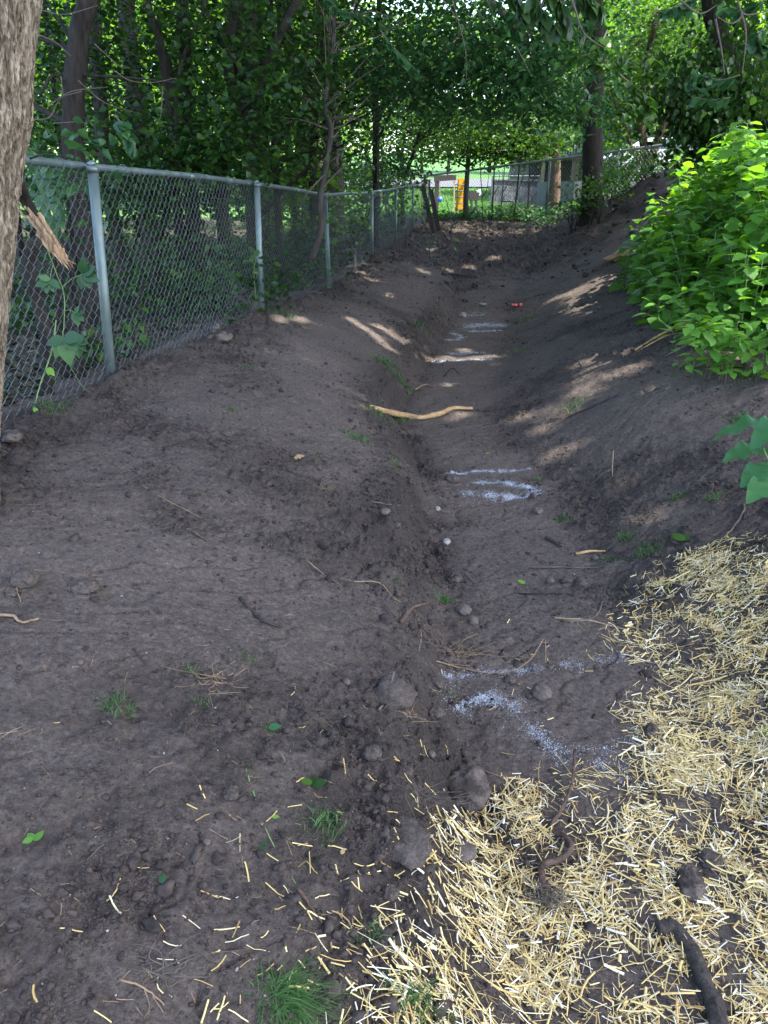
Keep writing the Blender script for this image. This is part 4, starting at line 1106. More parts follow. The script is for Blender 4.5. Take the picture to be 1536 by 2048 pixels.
# ---- bright thicket on the right bank
def thicket():
    g = np.random.default_rng(31)
    cen = [((3.0, 6.1), 'bright green shrub at the near front corner of the sunlit thicket'), ((3.15, 7.5), 'bright green shrub at the left edge of the thicket, nearest the ditch'),
           ((4.0, 6.9), 'tall bright shrub in the middle of the thicket, cut by the right edge'), ((3.7, 8.8), 'yellow green shrub behind the left edge of the thicket'),
           ((4.9, 8.2), 'tallest bright shrub at the upper right of the thicket'), ((4.4, 10.4), 'bright shrub at the far back of the thicket beside the dirt mound')]
    roots = [thing('thicket_shrub', lb, 'shrub', gpt(x, y, 0), 'sunlit shrubs of the right bank thicket') for (x, y), lb in cen]
    stems = [MB() for _ in cen]; LC = [[] for _ in cen]; LD = [[] for _ in cen]; LU = [[] for _ in cen]; LS = [[] for _ in cen]
    n = 0; tries = 0
    while n < 600 and tries < 20000:
        tries += 1
        y = g.uniform(5.4, 12); x = g.uniform(2.5, 6.2)
        xl = float(tab(y, [(5.4, 2.72), (6.5, 2.62), (8, 2.68), (10, 3.15), (12, 4.1)])) + .12 * math.sin(y * 5)
        d = x - xl
        if d < 0 or x > .60 * y + .6: continue
        n += 1
        h = min(1.54, .42 + 1.2 * d) * g.uniform(.72, 1.08) * (1 - .25 * float(sstep(9, 12, y)))
        if y < 5.9: h = min(h, .7)
        i = int(np.argmin([(x - c[0][0]) ** 2 + (y - c[0][1]) ** 2 for c in cen]))
        b = gpt(x, y, -.02); lean = Vector((g.normal(-.12, .14), g.normal(-.08, .14), 0)) * h
        pts = spline([b, b + Vector((0, 0, h * .5)) + lean * .3, b + Vector((0, 0, h)) + lean], 5)
        stems[i].tube(pts, taper(.007, .0025, len(pts)), 4, cap=False)
        m = max(4, int(h * 11)); ph = g.uniform(0, 6.28)
        for k_ in range(m):
            t = .10 + .90 * (k_ / (m - 1)) ** .85
            q = t * (len(pts) - 1); q0 = pts[int(min(q, len(pts) - 2))]; q1 = pts[int(min(q, len(pts) - 2)) + 1]; p = q0.lerp(q1, q - int(min(q, len(pts) - 2)))
            ph += 1.57
            for s in (0, math.pi):
                a = ph + s + g.normal(0, .3); pet = g.uniform(.03, .09) * (1.3 - t * .7)
                dr = Vector((math.cos(a), math.sin(a), .25)); e = p + dr * pet
                stems[i].tube([p, e], [.002, .0015], 3, cap=False)
                LC[i].append(e); LD[i].append((math.cos(a), math.sin(a), g.normal(-.18, .22))); LU[i].append((g.normal(0, .25), g.normal(0, .25), 1)); LS[i].append(.085 + .075 * (1 - t) + .045 * g.random() + .015 * h)
    for i, r in enumerate(roots):
        stems[i].build('stems', M['stem'], r)
        V, F, v = place_leaves(T_HEART, LC[i], LD[i], LU[i], np.array(LS[i]), g)
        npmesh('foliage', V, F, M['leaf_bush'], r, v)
thicket()

def leafy(name, label, cat, spots, leafT, size, mat, seed, stem_h=.3, n=6, spread=.5, pet=.04, smat='stem', group=None, droop=-.1, sr=.004):
    """low plant: arching stems with alternate leaves"""
    g = np.random.default_rng(seed); root = thing(name, label, cat, spots[0], group)
    mb = MB(); C = []; D = []; U = []
    for p in spots:
        for s in range(n):
            a = g.uniform(0, 6.28); out = Vector((math.cos(a), math.sin(a), 0)) * stem_h * spread * g.uniform(.3, 1.3)
            top = Vector(p) + out + Vector((0, 0, stem_h * g.uniform(.55, 1.1)))
            pts = spline([Vector(p) + out * .45 + Vector((random.uniform(-.05, .05), random.uniform(-.05, .05), -.01)), Vector(p).lerp(top, .55) + Vector((0, 0, stem_h * .15)), top], 4)
            mb.tube(pts, taper(sr, sr * .4, len(pts)), 5, cap=False)
            for k_ in range(1, len(pts)):
                b = a + (1.2 if k_ % 2 else -1.2) + g.normal(0, .3) if k_ < len(pts) - 1 else a
                C.append(pts[k_]); D.append((math.cos(b), math.sin(b), droop + g.normal(0, .25))); U.append((g.normal(0, .3), g.normal(0, .3), 1))
    mb.build('stems', M[smat], root)
    V, F, v = place_leaves(leafT, C, D, U, size, g); npmesh('leaves', V, F, M[mat], root, v)
    return root
P = [G(1400, 745), G(1450, 752), G(1510, 760), G(1385, 690), G(1480, 700), G(1530, 700)]
leafy('low_shrub', 'cut leafy shrub with rounder leaves sprawling below the bright thicket at the right edge', 'shrub', P, T_OVAL, .095, 'leaf_bush', 41, .40, 11, .85, group=None, sr=.0022, smat='twig')
leafy('low_shrub', 'small shaded seedlings along the front foot of the thicket', 'seedlings', [G(1300, 605), G(1330, 615), G(1360, 625), G(1400, 640), G(1440, 650), G(1290, 590)], T_OVAL, .07, 'leaf_mid', 42, .28, 9, .6)
def broad_plant():
    g = np.random.default_rng(44); b = W(1590, 985, 3.05); b = gpt(b.x, b.y, 0)
    root = thing('broad_leaf_weed', 'weed with long broad drooping blue green leaves at the right edge above the straw', 'weed', b)
    mb = MB(); C = []; D = []; U = []; S = []
    tips = [(1440, 918, 3.0), (1482, 965, 2.85), (1450, 862, 3.15), (1500, 1000, 2.75), (1530, 850, 3.2), (1520, 880, 2.9), (1560, 920, 2.8), (1600, 870, 3.0), (1640, 960, 2.9), (1575, 1010, 2.8), (1500, 905, 3.2), (1560, 850, 3.3)]
    for u, v, y in tips:
        e = W(u, v, y); d = e - b; L = min(.19, d.length * .5)
        s = e - Vector((d.x, d.y, -.15 * d.length)).normalized() * L
        pts = spline([b, b.lerp(s, .5) + Vector((0, 0, .07)), s], 4); mb.tube(pts, taper(.006, .0035, len(pts)), 6, cap=False)
        C.append(s); dd = (e - s).normalized(); D.append((dd.x, dd.y, dd.z + .22)); U.append((g.normal(0, .15), g.normal(-.2, .15), 1)); S.append(L)
    mb.build('stalks', M['stem'], root)
    V, F, v = place_leaves(T_BROAD, C, D, U, np.array(S), g); npmesh('leaves', V, F, M['leaf_broad'], root, v, smooth=True)
broad_plant()

def Fp(u, v, off=.06):
    """point of the vertical plane standing off the left fence seen at pixel (u, v)"""
    d = raydir(u, v)    # x = -2.36 + .155 y + off ; x = dx*k, y = dy*k
    k = (-2.36 + off) / (d[0] - .155 * d[1])
    return Vector((d[0] * k, d[1] * k, CAMZ + d[2] * k))
def vine(label, pix, off, whorls, seed, lsz=.12, mat='leaf_blue', r=.003, group=None, palm=5):
    g = np.random.default_rng(seed); P = [Fp(u, v, off) for u, v in pix]
    root = thing('creeper_vine', label, 'vine', P[0], group)
    mb = MB()
    sp = spline(P, 6); mb.tube(sp, taper(r, r * .6, len(sp)), 6, cap=False)
    C = []; D = []; U = []; S = []
    for (u, v, s, a0) in whorls:
        q = Fp(u, v, off + .05); near = min(sp, key=lambda w: (w - q).length)
        mb.tube([near, near.lerp(q, .5) + Vector((0, 0, .01)), q], [r * .6] * 3, 4, cap=False)
        for k_ in range(palm):
            a = a0 + (k_ - (palm - 1) / 2) * .75
            C.append(q); D.append((math.sin(a) * .95, -.35, -math.cos(a))); U.append((g.normal(.1, .12), -1, .55)); S.append(s * (1 - .10 * abs(k_ - 2)))
    mb.build('stem', M['stem'], root)
    V, F, v = place_leaves(T_OVAL, C, D, U, np.array(S), g); npmesh('leaves', V, F, M[mat], root, v)
vine('creeper with five fingered leaves hanging on the first fence panel beside the big trunk', [(95, 500), (112, 545), (128, 590), (128, 650), (126, 670), (134, 718), (160, 765), (188, 795)], .07,
     [(165, 548, .10, 1.3), (150, 625, .07, .9), (128, 676, .115, .2), (156, 684, .08, .8), (188, 800, .04, 0), (100, 560, .07, -.5)], 51)
vine('creeper of large palm shaped leaves over the top rail beside the big left trunk', [(62, 300), (90, 330), (95, 400), (90, 440)], -.08, [(82, 345, .085, .6), (100, 352, .085, 1.1), (92, 392, .10, .6), (108, 432, .09, .8), (78, 430, .08, 0)], 52)
vine('slim creeper climbing the second fence post', [(512, 600), (508, 540), (515, 500), (512, 460)], .06, [(512, 500, .06, .3), (508, 540, .045, .8), (505, 515, .05, -.7), (510, 590, .035, 0)], 53, mat='leaf_mid', palm=3)
vine('leafy creeper twined on the third fence post behind the hanging branch', [(660, 590), (652, 520), (655, 460), (640, 400)], .08, [(660, 540, .07, .3), (652, 500, .07, -.6), (664, 480, .08, .8), (652, 440, .08, .2), (662, 420, .07, .9), (658, 570, .06, .4)], 54, mat='leaf_blue', palm=3)
vine('thin yellowing creeper stem reaching the ground near the left tree', [(112, 640), (104, 700), (80, 770), (68, 818)], .03, [(98, 735, .05, .2), (70, 815, .03, 0)], 55, mat='leaf_yellow', palm=2, r=.004)

# ---- broken wood beside the left trunk
def broken_branch():
    root = thing('broken_branch', 'broken dark limb with a torn pale orange splintered end hanging beside the big left trunk', 'branch', W(60, 430, 3.1))
    y = 3.1
    mb = MB(); sp = spline([W(8, 325, 2.85), W(34, 365, 3.05), W(52, 400, 3.12), W(75, 445, y)], 5); mb.tube(sp, taper(.026, .020, len(sp)), 10, rough=.12); mb.build('limb', M['bark'], root, smooth=True)
    mb = MB(); g = random.Random(3)
    axis = spline([W(48, 412, y), W(85, 455, y - .03), W(112, 495, y - .06), W(128, 518, y - .07)], 6)
    for q in range(46):
        i0 = g.randint(0, len(axis) - 7); ln = g.randint(5, 10); i1 = min(len(axis) - 1, i0 + ln)
        w = .034 * (1 - .5 * i0 / len(axis)); off = Vector((g.uniform(-1, 1), g.uniform(-.6, .6), g.uniform(-1, 1))) * w
        pts = [axis[k_] + off * (1 - .4 * (k_ - i0) / max(1, i1 - i0)) + Vector((g.uniform(-.003, .003), 0, g.uniform(-.003, .003))) for k_ in range(i0, i1 + 1)]
        tip = pts[-1] + (axis[-1] - axis[-3]).normalized() * g.uniform(.01, .05)
        pts.append(tip); mb.tube(pts, [g.uniform(.004, .009)] * (len(pts) - 2) + [.004, .0006], 4)
    tipp = W(152, 528, y - .07); mb.tube([axis[-4], axis[-1], tipp], [.010, .006, .001], 5)
    mb.build('torn_end', M['torn'], root)
broken_branch()
def stub(name, label, pix, y, r, mat, leaves=None, cat='sapling', rough=.1, foot=True):
    P = trunk_px(pix, y, foot=foot) if y else [Fp(u, v, .1) for u, v in pix]
    root = thing(name, label, cat, P[0]); sp = spline(P, 5); mb = MB(); mb.tube(sp, taper(r[0], r[1], len(sp)), 9, rough=rough); mb.build('stem', M[mat], root, smooth=True)
    if leaves:
        g = np.random.default_rng(leaves[2]); C = []; D = []; U = []
        for q in range(leaves[0]):
            p = sp[int(g.integers(0, len(sp)))]; a = g.uniform(-.6, 3.6); C.append(p + Vector((math.cos(a), -abs(math.sin(a)) * .6, 0)) * .05); D.append((math.cos(a), -.4, g.normal(-.2, .3))); U.append((0, -.4, 1))
        V, F, v = place_leaves(T_OVAL, C, D, U, leaves[1], g); npmesh('leaves', V, F, M[leaves[3]], root, v)
    return root
stub('broken_sapling', 'dark crooked sapling trunk standing behind the first fence panel next to the creeper', [(93, 800), (96, 690), (80, 620), (62, 560), (58, 520), (78, 480)], 4.15, (.036, .034), 'bark')
stub('cut_sapling', 'cut sapling stub sprouting round leaves in front of the fence between the first two posts', [(266, 732), (266, 670), (272, 615), (290, 565)], 4.95, (.016, .009), 'bark', (16, .05, 3, 'leaf_mid'))
stub('dry_weed', 'single thin dry stem standing in the soil below the fence, right of the first post', [(420, 738), (415, 680)], None, (.004, .003), 'twig', cat='stem')
stub('thin_whip', 'thin bare whip sapling curving up from the far end of the ditch', [(868, 560), (900, 520), (903, 450), (893, 400)], 13.4, (.012, .006), 'twig', (10, .08, 6, 'leaf_mid'))
stub('thin_whip', 'short leafy whip growing at the top of the left bank far down the ditch', [(858, 545), (860, 490), (866, 470)], 14.2, (.010, .006), 'twig', (14, .08, 7, 'leaf_blue'))
def hanging_vine():
    pix = [(622, 520, 8.3), (642, 460, 8.3), (640, 400, 8.3), (652, 330, 8.35), (662, 260, 8.4), (650, 215, 8.4), (660, 130, 8.5), (668, 60, 8.5), (664, -40, 8.5)]
    P = [W(*q) for q in pix]; sp = spline(P, 6)
    root = thing('hanging_trunk', 'crooked brown stem hanging before the third fence post, its cut end above the soil', 'stem', P[0])
    mb = MB(); mb.tube(sp, taper(.036, .018, len(sp)), 10, rough=.10); mb.build('stem', M['bark_grey'], root, smooth=True)
    mb = MB(); g = random.Random(4)
    for q in range(26):
        i = g.randint(12, len(sp) - 4); a = sp[i]; L = g.uniform(.3, .9)
        d = Vector((g.uniform(-1, 1), g.uniform(-.5, .5), g.uniform(.1, .9))).normalized() * L
        s2 = spline([a, a + d * .5 + Vector((0, 0, g.uniform(-.05, .1))), a + d + Vector((0, 0, g.uniform(-.1, .2)))], 4); mb.tube(s2, taper(.009, .002, len(s2)), 5, cap=False)
    s2 = spline([W(648, 350, 8.3), W(620, 380, 8.25), W(600, 410, 8.25)], 4); mb.tube(s2, taper(.01, .003, len(s2)), 5)
    mb.build('side_twigs', M['twig'], root)
hanging_vine()
# ---- bare twigs in the dark wood near the left trunk and dangling twigs at the top
def twig_fan(label, lines, r=.005, mat='twig', name='bare_branch'):
    P0 = W(*lines[0][0]); root = thing(name, label, 'branch', P0); mb = MB()
    for L in lines:
        sp = spline([W(*q) + Vector((random.uniform(-.012, .012), 0, random.uniform(-.02, .02))) for q in L], 6); mb.tube(sp, taper(r, r * .35, len(sp)), 6, cap=False)
    mb.build('twigs', M[mat], root, smooth=True)
twig_fan('bare grey twigs reaching right from behind the big left trunk above the fence rail', [[(65, 248, 4.4), (95, 235, 4.4), (125, 205, 4.4), (165, 180, 4.5)], [(100, 212, 4.4), (128, 190, 4.4), (160, 180, 4.4), (220, 170, 4.5)], [(110, 245, 4.4), (160, 235, 4.4)], [(72, 62, 4.6), (110, 85, 4.6), (140, 115, 4.6)], [(85, 28, 4.8), (130, 26, 4.8), (190, 5, 4.9)], [(120, 155, 4.5), (132, 200, 4.5)]], .0035)
twig_fan('long arching pale twig in the dark wood left of the forked tree', [[(225, 142, 6.6), (260, 165, 6.6), (310, 165, 6.7), (350, 160, 6.8)], [(155, 165, 6.6), (210, 210, 6.6), (280, 230, 6.7)], [(190, 82, 6.6), (240, 130, 6.6), (262, 140, 6.6)], [(325, 175, 6.7), (322, 225, 6.7), (318, 236, 6.7)]], .0045)
twig_fan('dark twig lying along the top rail of the fence by the first post', [[(58, 322, 3.75), (90, 310, 3.85), (130, 308, 4.2), (165, 320, 4.4), (185, 332, 4.6)]], .005, 'bark')
twig_fan('dark leafless bough hanging in from the top right of centre', [[(1120, -60, 5.2), (1142, 10, 5.2), (1165, 60, 5.2), (1190, 88, 5.2), (1212, 100, 5.2)], [(1170, 64, 5.2), (1168, 90, 5.2)]], .008, 'twig')
twig_fan('curved brown twigs crossing the top right corner', [[(1355, -5, 4.6), (1400, 18, 4.6), (1440, 5, 4.6)], [(1470, -5, 4.6), (1488, 25, 4.6), (1540, 20, 4.6)], [(1488, 25, 4.6), (1460, 42, 4.6), (1430, 42, 4.6)], [(1487, 25, 4.6), (1488, 80, 4.6), (1486, 140, 4.6)], [(1432, 45, 5), (1445, 100, 5), (1452, 150, 5)]], .006, 'twig')
twig_fan('thin drooping bare twigs among the broad cool leaves at the top middle', [[(930, -20, 8), (960, 30, 8), (990, 60, 8)], [(905, 0, 7.6), (930, 90, 7.6), (936, 160, 7.6)], [(880, -10, 7.6), (915, 35, 7.6), (905, 50, 7.6)], [(1035, 95, 8), (1060, 145, 8)], [(960, -20, 8), (985, 25, 8)]], .005, 'twig')
# ---- near drooping sprays of leaves at the top edge
def spray(label, lines, ls, mat, seed, T=T_OVAL, hang=.5, per=9):
    g = np.random.default_rng(seed); root = thing('leaf_spray', label, 'branch', W(*lines[0][0])); mb = MB(); C = []; D = []; U = []
    for L in lines:
        sp = spline([W(*q) for q in L], per); mb.tube(sp, taper(.006, .002, len(sp)), 5, cap=False)
        for k_ in range(2, len(sp)):
            t = (sp[k_] - sp[k_ - 1]).normalized()
            for s in (-1, 1):
                sd_ = t.cross(Vector((0, 0, 1))) * s; d = (t * .5 + sd_ * .9 + Vector((0, 0, -hang * g.uniform(.2, 1.6))) + Vector(g.normal(0, .25, 3))).normalized()
                C.append(sp[k_] + d * .02); D.append(tuple(d)); U.append(tuple(Vector((0, 0, 1)) + Vector(g.normal(0, .3, 3))))
    mb.build('twigs', M['twig'], root); V, F, v = place_leaves(T, C, D, U, ls, g); npmesh('leaves', V, F, M[mat], root, v)
spray('dark drooping leaves hanging from the top edge right of centre', [[(1060, -40, 4.6), (1080, 10, 4.6), (1105, 50, 4.6)], [(1090, -40, 4.6), (1120, 0, 4.6), (1135, 40, 4.6)], [(1010, -40, 5), (1040, 0, 5), (1060, 20, 5)], [(1150, -40, 4.8), (1180, -5, 4.8), (1200, 10, 4.8)]], .085, 'leaf_dark', 61, hang=1.4)
spray('leafy maple bough with pale lit leaves in front of the big right trunk', [[(1215, 60, 7.5), (1195, 100, 7.4), (1170, 110, 7.3), (1150, 115, 7.3)], [(1260, 100, 7.5), (1230, 125, 7.5), (1190, 130, 7.5)], [(1300, 110, 7.5), (1320, 135, 7.5), (1290, 150, 7.5)], [(1240, 150, 7.6), (1290, 190, 7.6), (1300, 215, 7.6)], [(1180, 205, 8.6), (1160, 225, 8.6), (1195, 240, 8.6)]], .085, 'leaf_mid', 62, T=T_HEART, per=9)
spray('cool green leafy bough beside the ivy clad tree at the right', [[(1400, 130, 7.2), (1380, 165, 7.2), (1400, 180, 7.2)], [(1480, 150, 7.0), (1440, 160, 7), (1410, 150, 7)], [(1460, 195, 7.0), (1430, 200, 7.0), (1390, 195, 7.0)], [(1536, 50, 6.5), (1510, 75, 6.5), (1525, 90, 6.5)], [(1540, -5, 6.5), (1490, 20, 6.6), (1450, 15, 6.6)], [(1400, -10, 6.6), (1370, 10, 6.6), (1330, 20, 6.6)]], .085, 'leaf_blue', 63, T=T_HEART, per=8)
spray('cool green broad leaves overlapping the top of the left wood', [[(230, 230, 5.4), (250, 260, 5.4), (262, 290, 5.4)], [(760, 60, 7.5), (800, 110, 7.5), (830, 140, 7.5)], [(640, -20, 7), (680, 20, 7), (740, 30, 7)]], .075, 'leaf_blue', 64, T=T_HEART, per=9)
# ------------------------------------------------------------------ loose things on the soil
def dist(p): return (Vector(p) - Vector((0, 0, CAMZ))).length
def ico(sub):
    t = (1 + 5 ** .5) / 2
    V = [(-1, t, 0), (1, t, 0), (-1, -t, 0), (1, -t, 0), (0, -1, t), (0, 1, t), (0, -1, -t), (0, 1, -t), (t, 0, -1), (t, 0, 1), (-t, 0, -1), (-t, 0, 1)]
    F = [(0, 11, 5), (0, 5, 1), (0, 1, 7), (0, 7, 10), (0, 10, 11), (1, 5, 9), (5, 11, 4), (11, 10, 2), (10, 7, 6), (7, 1, 8), (3, 9, 4), (3, 4, 2), (3, 2, 6), (3, 6, 8), (3, 8, 9), (4, 9, 5), (2, 4, 11), (6, 2, 10), (8, 6, 7), (9, 8, 1)]
    V = [np.array(v, float) / np.linalg.norm(v) for v in V]
    for _ in range(sub):
        c = {}; F2 = []
        def md(a, b):
            k_ = (min(a, b), max(a, b))
            if k_ not in c: m = V[a] + V[b]; V.append(m / np.linalg.norm(m)); c[k_] = len(V) - 1
            return c[k_]
        for a, b, d in F:
            x, y, z = md(a, b), md(b, d), md(d, a); F2 += [(a, x, z), (b, y, x), (d, z, y), (x, y, z)]
        F = F2
    return np.array(V), np.array(F)
ICO = [ico(i) for i in range(4)]
def lumps(n, xs, ys, sizes, sub, g, sink=.3):
    V0, F0 = ICO[sub]; k_ = len(V0)
    zs = height(xs, ys)
    S = sizes[:, None] * g.uniform(.55, 1.2, (n, 3)) * np.array([1, 1, .68])
    D = 1 + g.normal(0, .28 if sub < 1 else .20, (n, k_))
    P = V0[None] * D[..., None] * S[:, None, :]
    th = g.uniform(0, 6.28, n); c, s = np.cos(th)[:, None], np.sin(th)[:, None]
    X = P[..., 0] * c - P[..., 1] * s; Y = P[..., 0] * s + P[..., 1] * c
    V = np.stack([X + xs[:, None], Y + ys[:, None], P[..., 2] + (zs + sizes * (.5 - sink))[:, None]], 2).reshape(-1, 3)
    F = (F0[None] + (np.arange(n) * k_)[:, None, None]).reshape(-1, 3)
    return V, F
def scatter_xy(n, y0, y1, pw, g, dens):
    X = []; Y = []; tot = 0
    while tot < n:
        m = n * 2
        y = y0 + (y1 - y0) * g.random(m) ** pw
        x = g.uniform(-1, 1, m) * (.62 * y + .35) + .1
        ok = (g.random(m) < dens(x, y)) & (x > fence_x(y) + .02)
        X.append(x[ok]); Y.append(y[ok]); tot += ok.sum()
    return np.concatenate(X)[:n], np.concatenate(Y)[:n]
g = np.random.default_rng(77)
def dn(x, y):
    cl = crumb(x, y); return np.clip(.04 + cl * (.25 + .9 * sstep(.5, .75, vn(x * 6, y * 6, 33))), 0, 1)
VV = []; FF = []; o_ = 0
for n, y0, y1, pw, s0, sg, sub in [(60000, .75, 5.5, 1.3, .0026, .40, 0), (16000, 2.5, 12, 1.2, .0055, .4, 0), (7000, .75, 9, 1.3, .0060, .42, 1), (500, .8, 11, 1.2, .012, .30, 1), (2200, 11.5, 22, 1.0, .016, .6, 1), (700, 1, 12, 1.2, .010, .4, 1)]:
    x, y = scatter_xy(n, y0, y1, pw, g, dn)
    V, F = lumps(n, x, y, np.clip(s0 * np.exp(g.normal(0, sg, n)), .0015, .06), sub, g)
    VV.append(V); FF.append(F + o_); o_ += len(V)
o = npmesh('soil_clods', np.concatenate(VV), np.concatenate(FF), M['clod'], smooth=False); tag(o, 'dark crumbs and clods of loose soil strewn over the ditch and banks', 'soil', kind='stuff')

# specks: pale grit, chips and bits of root
n = 1500; x, y = scatter_xy(n, .8, 9, 1.3, g, lambda x, y: np.full(x.shape, .8))
V, F = lumps(n, x, y, np.clip(.0016 * np.exp(g.normal(0, .45, n)), .001, .008), 0, g, sink=.1)
o = npmesh('pale_grit', V, F, M['stone_pale']); tag(o, 'pale grit and tiny wood crumbs sprinkled on the soil', 'grit', kind='stuff')

def stone(label, u, v, w, mat='stone', sq=.7, seed=1, name='stone', sink=.35, asp=1.0, cat='stone', group=None, sub=3, rough=.20, n1=1.2):
    p = G(u, v); r = w / 2 * dist(p) / FPX; gg = np.random.default_rng(seed * 13 + 5)
    V0, F0 = ICO[sub]
    ax = gg.normal(0, 1, (7, 3)); ax /= np.linalg.norm(ax, axis=1)[:, None]
    d = np.ones(len(V0))
    for a in ax: d = np.minimum(d, gg.uniform(.80, .97) / np.maximum(.25, V0 @ a) + .0)     # faceted
    d = np.minimum(d, 1.0)
    d = d * (1 + .09 * (fbm(V0[:, 0] * 7 + seed, V0[:, 1] * 7 + V0[:, 2] * 5, 3, seed + 4) - .5) + rough * (fbm(V0[:, 0] * 2.5 + V0[:, 2] * 1.7 + seed, V0[:, 1] * 2.5 + seed, 3, seed) - .5) * 2)
    P = V0 * d[:, None] * np.array([r, r * asp, r * sq])
    th = gg.uniform(-.5, .5); c, s = math.cos(th), math.sin(th)
    P = np.stack([P[:, 0] * c - P[:, 1] * s, P[:, 0] * s + P[:, 1] * c, P[:, 2]], 1) + np.array([p.x, p.y, p.z + r * sq * (1 - 2 * sink)])
    o = npmesh(name, P, F0, M[mat], None, smooth=True, origin=(p.x, p.y, p.z))
    return tag(o, label, cat, group)
ST = [('largest grey rock, capped with dark soil, where the straw begins', 934, 1592, 84, 'stone_dirty', .95, .22, 1.0),
 ('smooth half buried boulder left of the straw, near the bottom', 815, 1702, 86, 'soil', .30, .40, 1.3),
 ('soil caked round boulder on the left toe of the ditch', 785, 1392, 90, 'soil', .62, .45, 1.0),
 ('rounded grey stone in the ditch just below the chalk line with the vine', 1084, 1390, 38, 'stone', .75, .3, 1.0),
 ('pale tan stone lying right of the grass tuft', 927, 1228, 30, 'stone', .7, .2, 1.0),
 ('small round stone just below the pale tan one', 946, 1249, 22, 'stone', .8, .25, 1.0),
 ('dark angular stone above the grass tuft in the ditch', 911, 1162, 28, 'stone_dirty', .8, .2, 1.0),
 ('little oval pebble in the middle of the ditch below the chalk ring', 893, 1085, 16, 'stone_pale', .6, .2, 1.5),
 ('grey oval stone at the left toe of the ditch, beside a stick', 771, 1044, 23, 'stone', .6, .25, .8),
 ('tiny white stone left of the chalk ring', 875, 1021, 12, 'stone_pale', .8, .2, 1.0),
 ('flat dark stone at the right toe just below the chalk ring', 1075, 1026, 22, 'stone', .6, .2, 1.0),
 ('large dark clod like stone on the left slope near the picture edge', 52, 1170, 46, 'soil', .8, .3, 1.0),
 ('small grey stone left of the large dark one at the left edge', 22, 1188, 20, 'soil', .7, .3, 1.0),
 ('rusty brown stone at the foot of the fence beside the big tree', 28, 888, 42, 'stone_dirty', .55, .3, .9),
 ('flat tan stone against the fence between the first two posts', 440, 684, 52, 'stone_dirty', .5, .35, .8),
 ('small pinkish stone leaning on the mesh above the flat tan one', 430, 664, 22, 'stone_dirty', .8, .2, 1.0),
 ('grey stone lying in the straw at the right, upper one', 1380, 1775, 46, 'stone_dirty', .6, .2, 1.6),
 ('flat stone half covered by straw left of the root', 922, 1712, 55, 'stone', .35, .35, .8),
 ('dark stone in the thin straw at right', 1302, 1468, 30, 'stone_dirty', .8, .3, 1.0),
 ('little pinkish stone between the grey rock and the boulder', 862, 1512, 16, 'stone', .8, .2, 1.0),
 ('pale grey stone on the left slope near the bottom', 414, 1688, 16, 'stone', .8, .2, 1.0),
 ('tan stone at the far end of the ditch floor', 926, 634, 15, 'stone_pale', .8, .2, 1.0),
 ('tiny white stone far down the ditch near the end wall', 965, 611, 14, 'stone_pale', .4, .2, 1.0),
 ('small stone amid crumbly soil left of the round boulder', 694, 1374, 15, 'stone', .8, .2, 1.0),
 ('pale round pebble in front of the black mesh of roots', 1190, 1120, 13, 'stone', .8, .2, 1.0),
 ('grey pebble by the left bank toe below the oval stone', 795, 1056, 12, 'stone', .8, .2, 1.0),
 ('small stone in the crumbs right of the ditch floor', 1100, 1166, 16, 'stone', .8, .2, 1.0),
 ('dull stone on the left slope above the tiny green sprout', 163, 1334, 13, 'stone', .8, .2, 1.0)]
for i, (lb, u, v, w, mt, sq, sk, asp) in enumerate(ST): stone(lb, u, v, w, mt, sq, i + 1, sink=sk, asp=asp)
CL = [('black clod on the chalk line above the chalk ring', 905, 962, 30), ('round clod right of the soil caked boulder', 871, 1372, 34), ('clod at the left toe below the round clod', 874, 1440, 30), ('dark clod in the ditch beside the grey stone with the vine', 1020, 1362, 24),
      ('knobbly clod at right of the ditch by the pale stick', 1168, 1166, 36), ('clod beside the knobbly one', 1135, 1162, 20), ('clod far left below the stones', 175, 1182, 50), ('clod on the upper left slope', 455, 868, 24), ('dark clod among crumbs left of the rock', 745, 1530, 34), ('black clod lying in the straw near the bottom', 1032, 1928, 26), ('dark clod under the straw at right', 1422, 1725, 40), ('lump on the dark slope by the first post', 510, 1120, 20), ('clod between rock and straw top', 812, 1560, 26), ('long clod left of the yellow straw', 465, 1600, 30), ('clod at lower middle by the grass', 780, 1790, 30)]
for i, (lb, u, v, w) in enumerate(CL): stone(lb, u, v, w, 'soil', .6, 60 + i, 'soil_clod', .3, 1, 'clod', None, 3, .34)
# boulder behind the fence
p = Fp(487, 630, -.35); 
def boulder():
    V0, F0 = ICO[3]; P = V0 * (1 + .12 * (fbm(V0[:, 0] * 2 + 5, V0[:, 1] * 2 + V0[:, 2], 3, 9) - .5))[:, None] * np.array([.22, .2, .16]) + np.array([p.x, p.y, float(macro(p.x, p.y)) + .06])
    tag(npmesh('boulder', P, F0, M['stone'], smooth=True, origin=tuple(p)), 'mossy grey boulder behind the mesh left of the second fence post', 'boulder')
boulder()

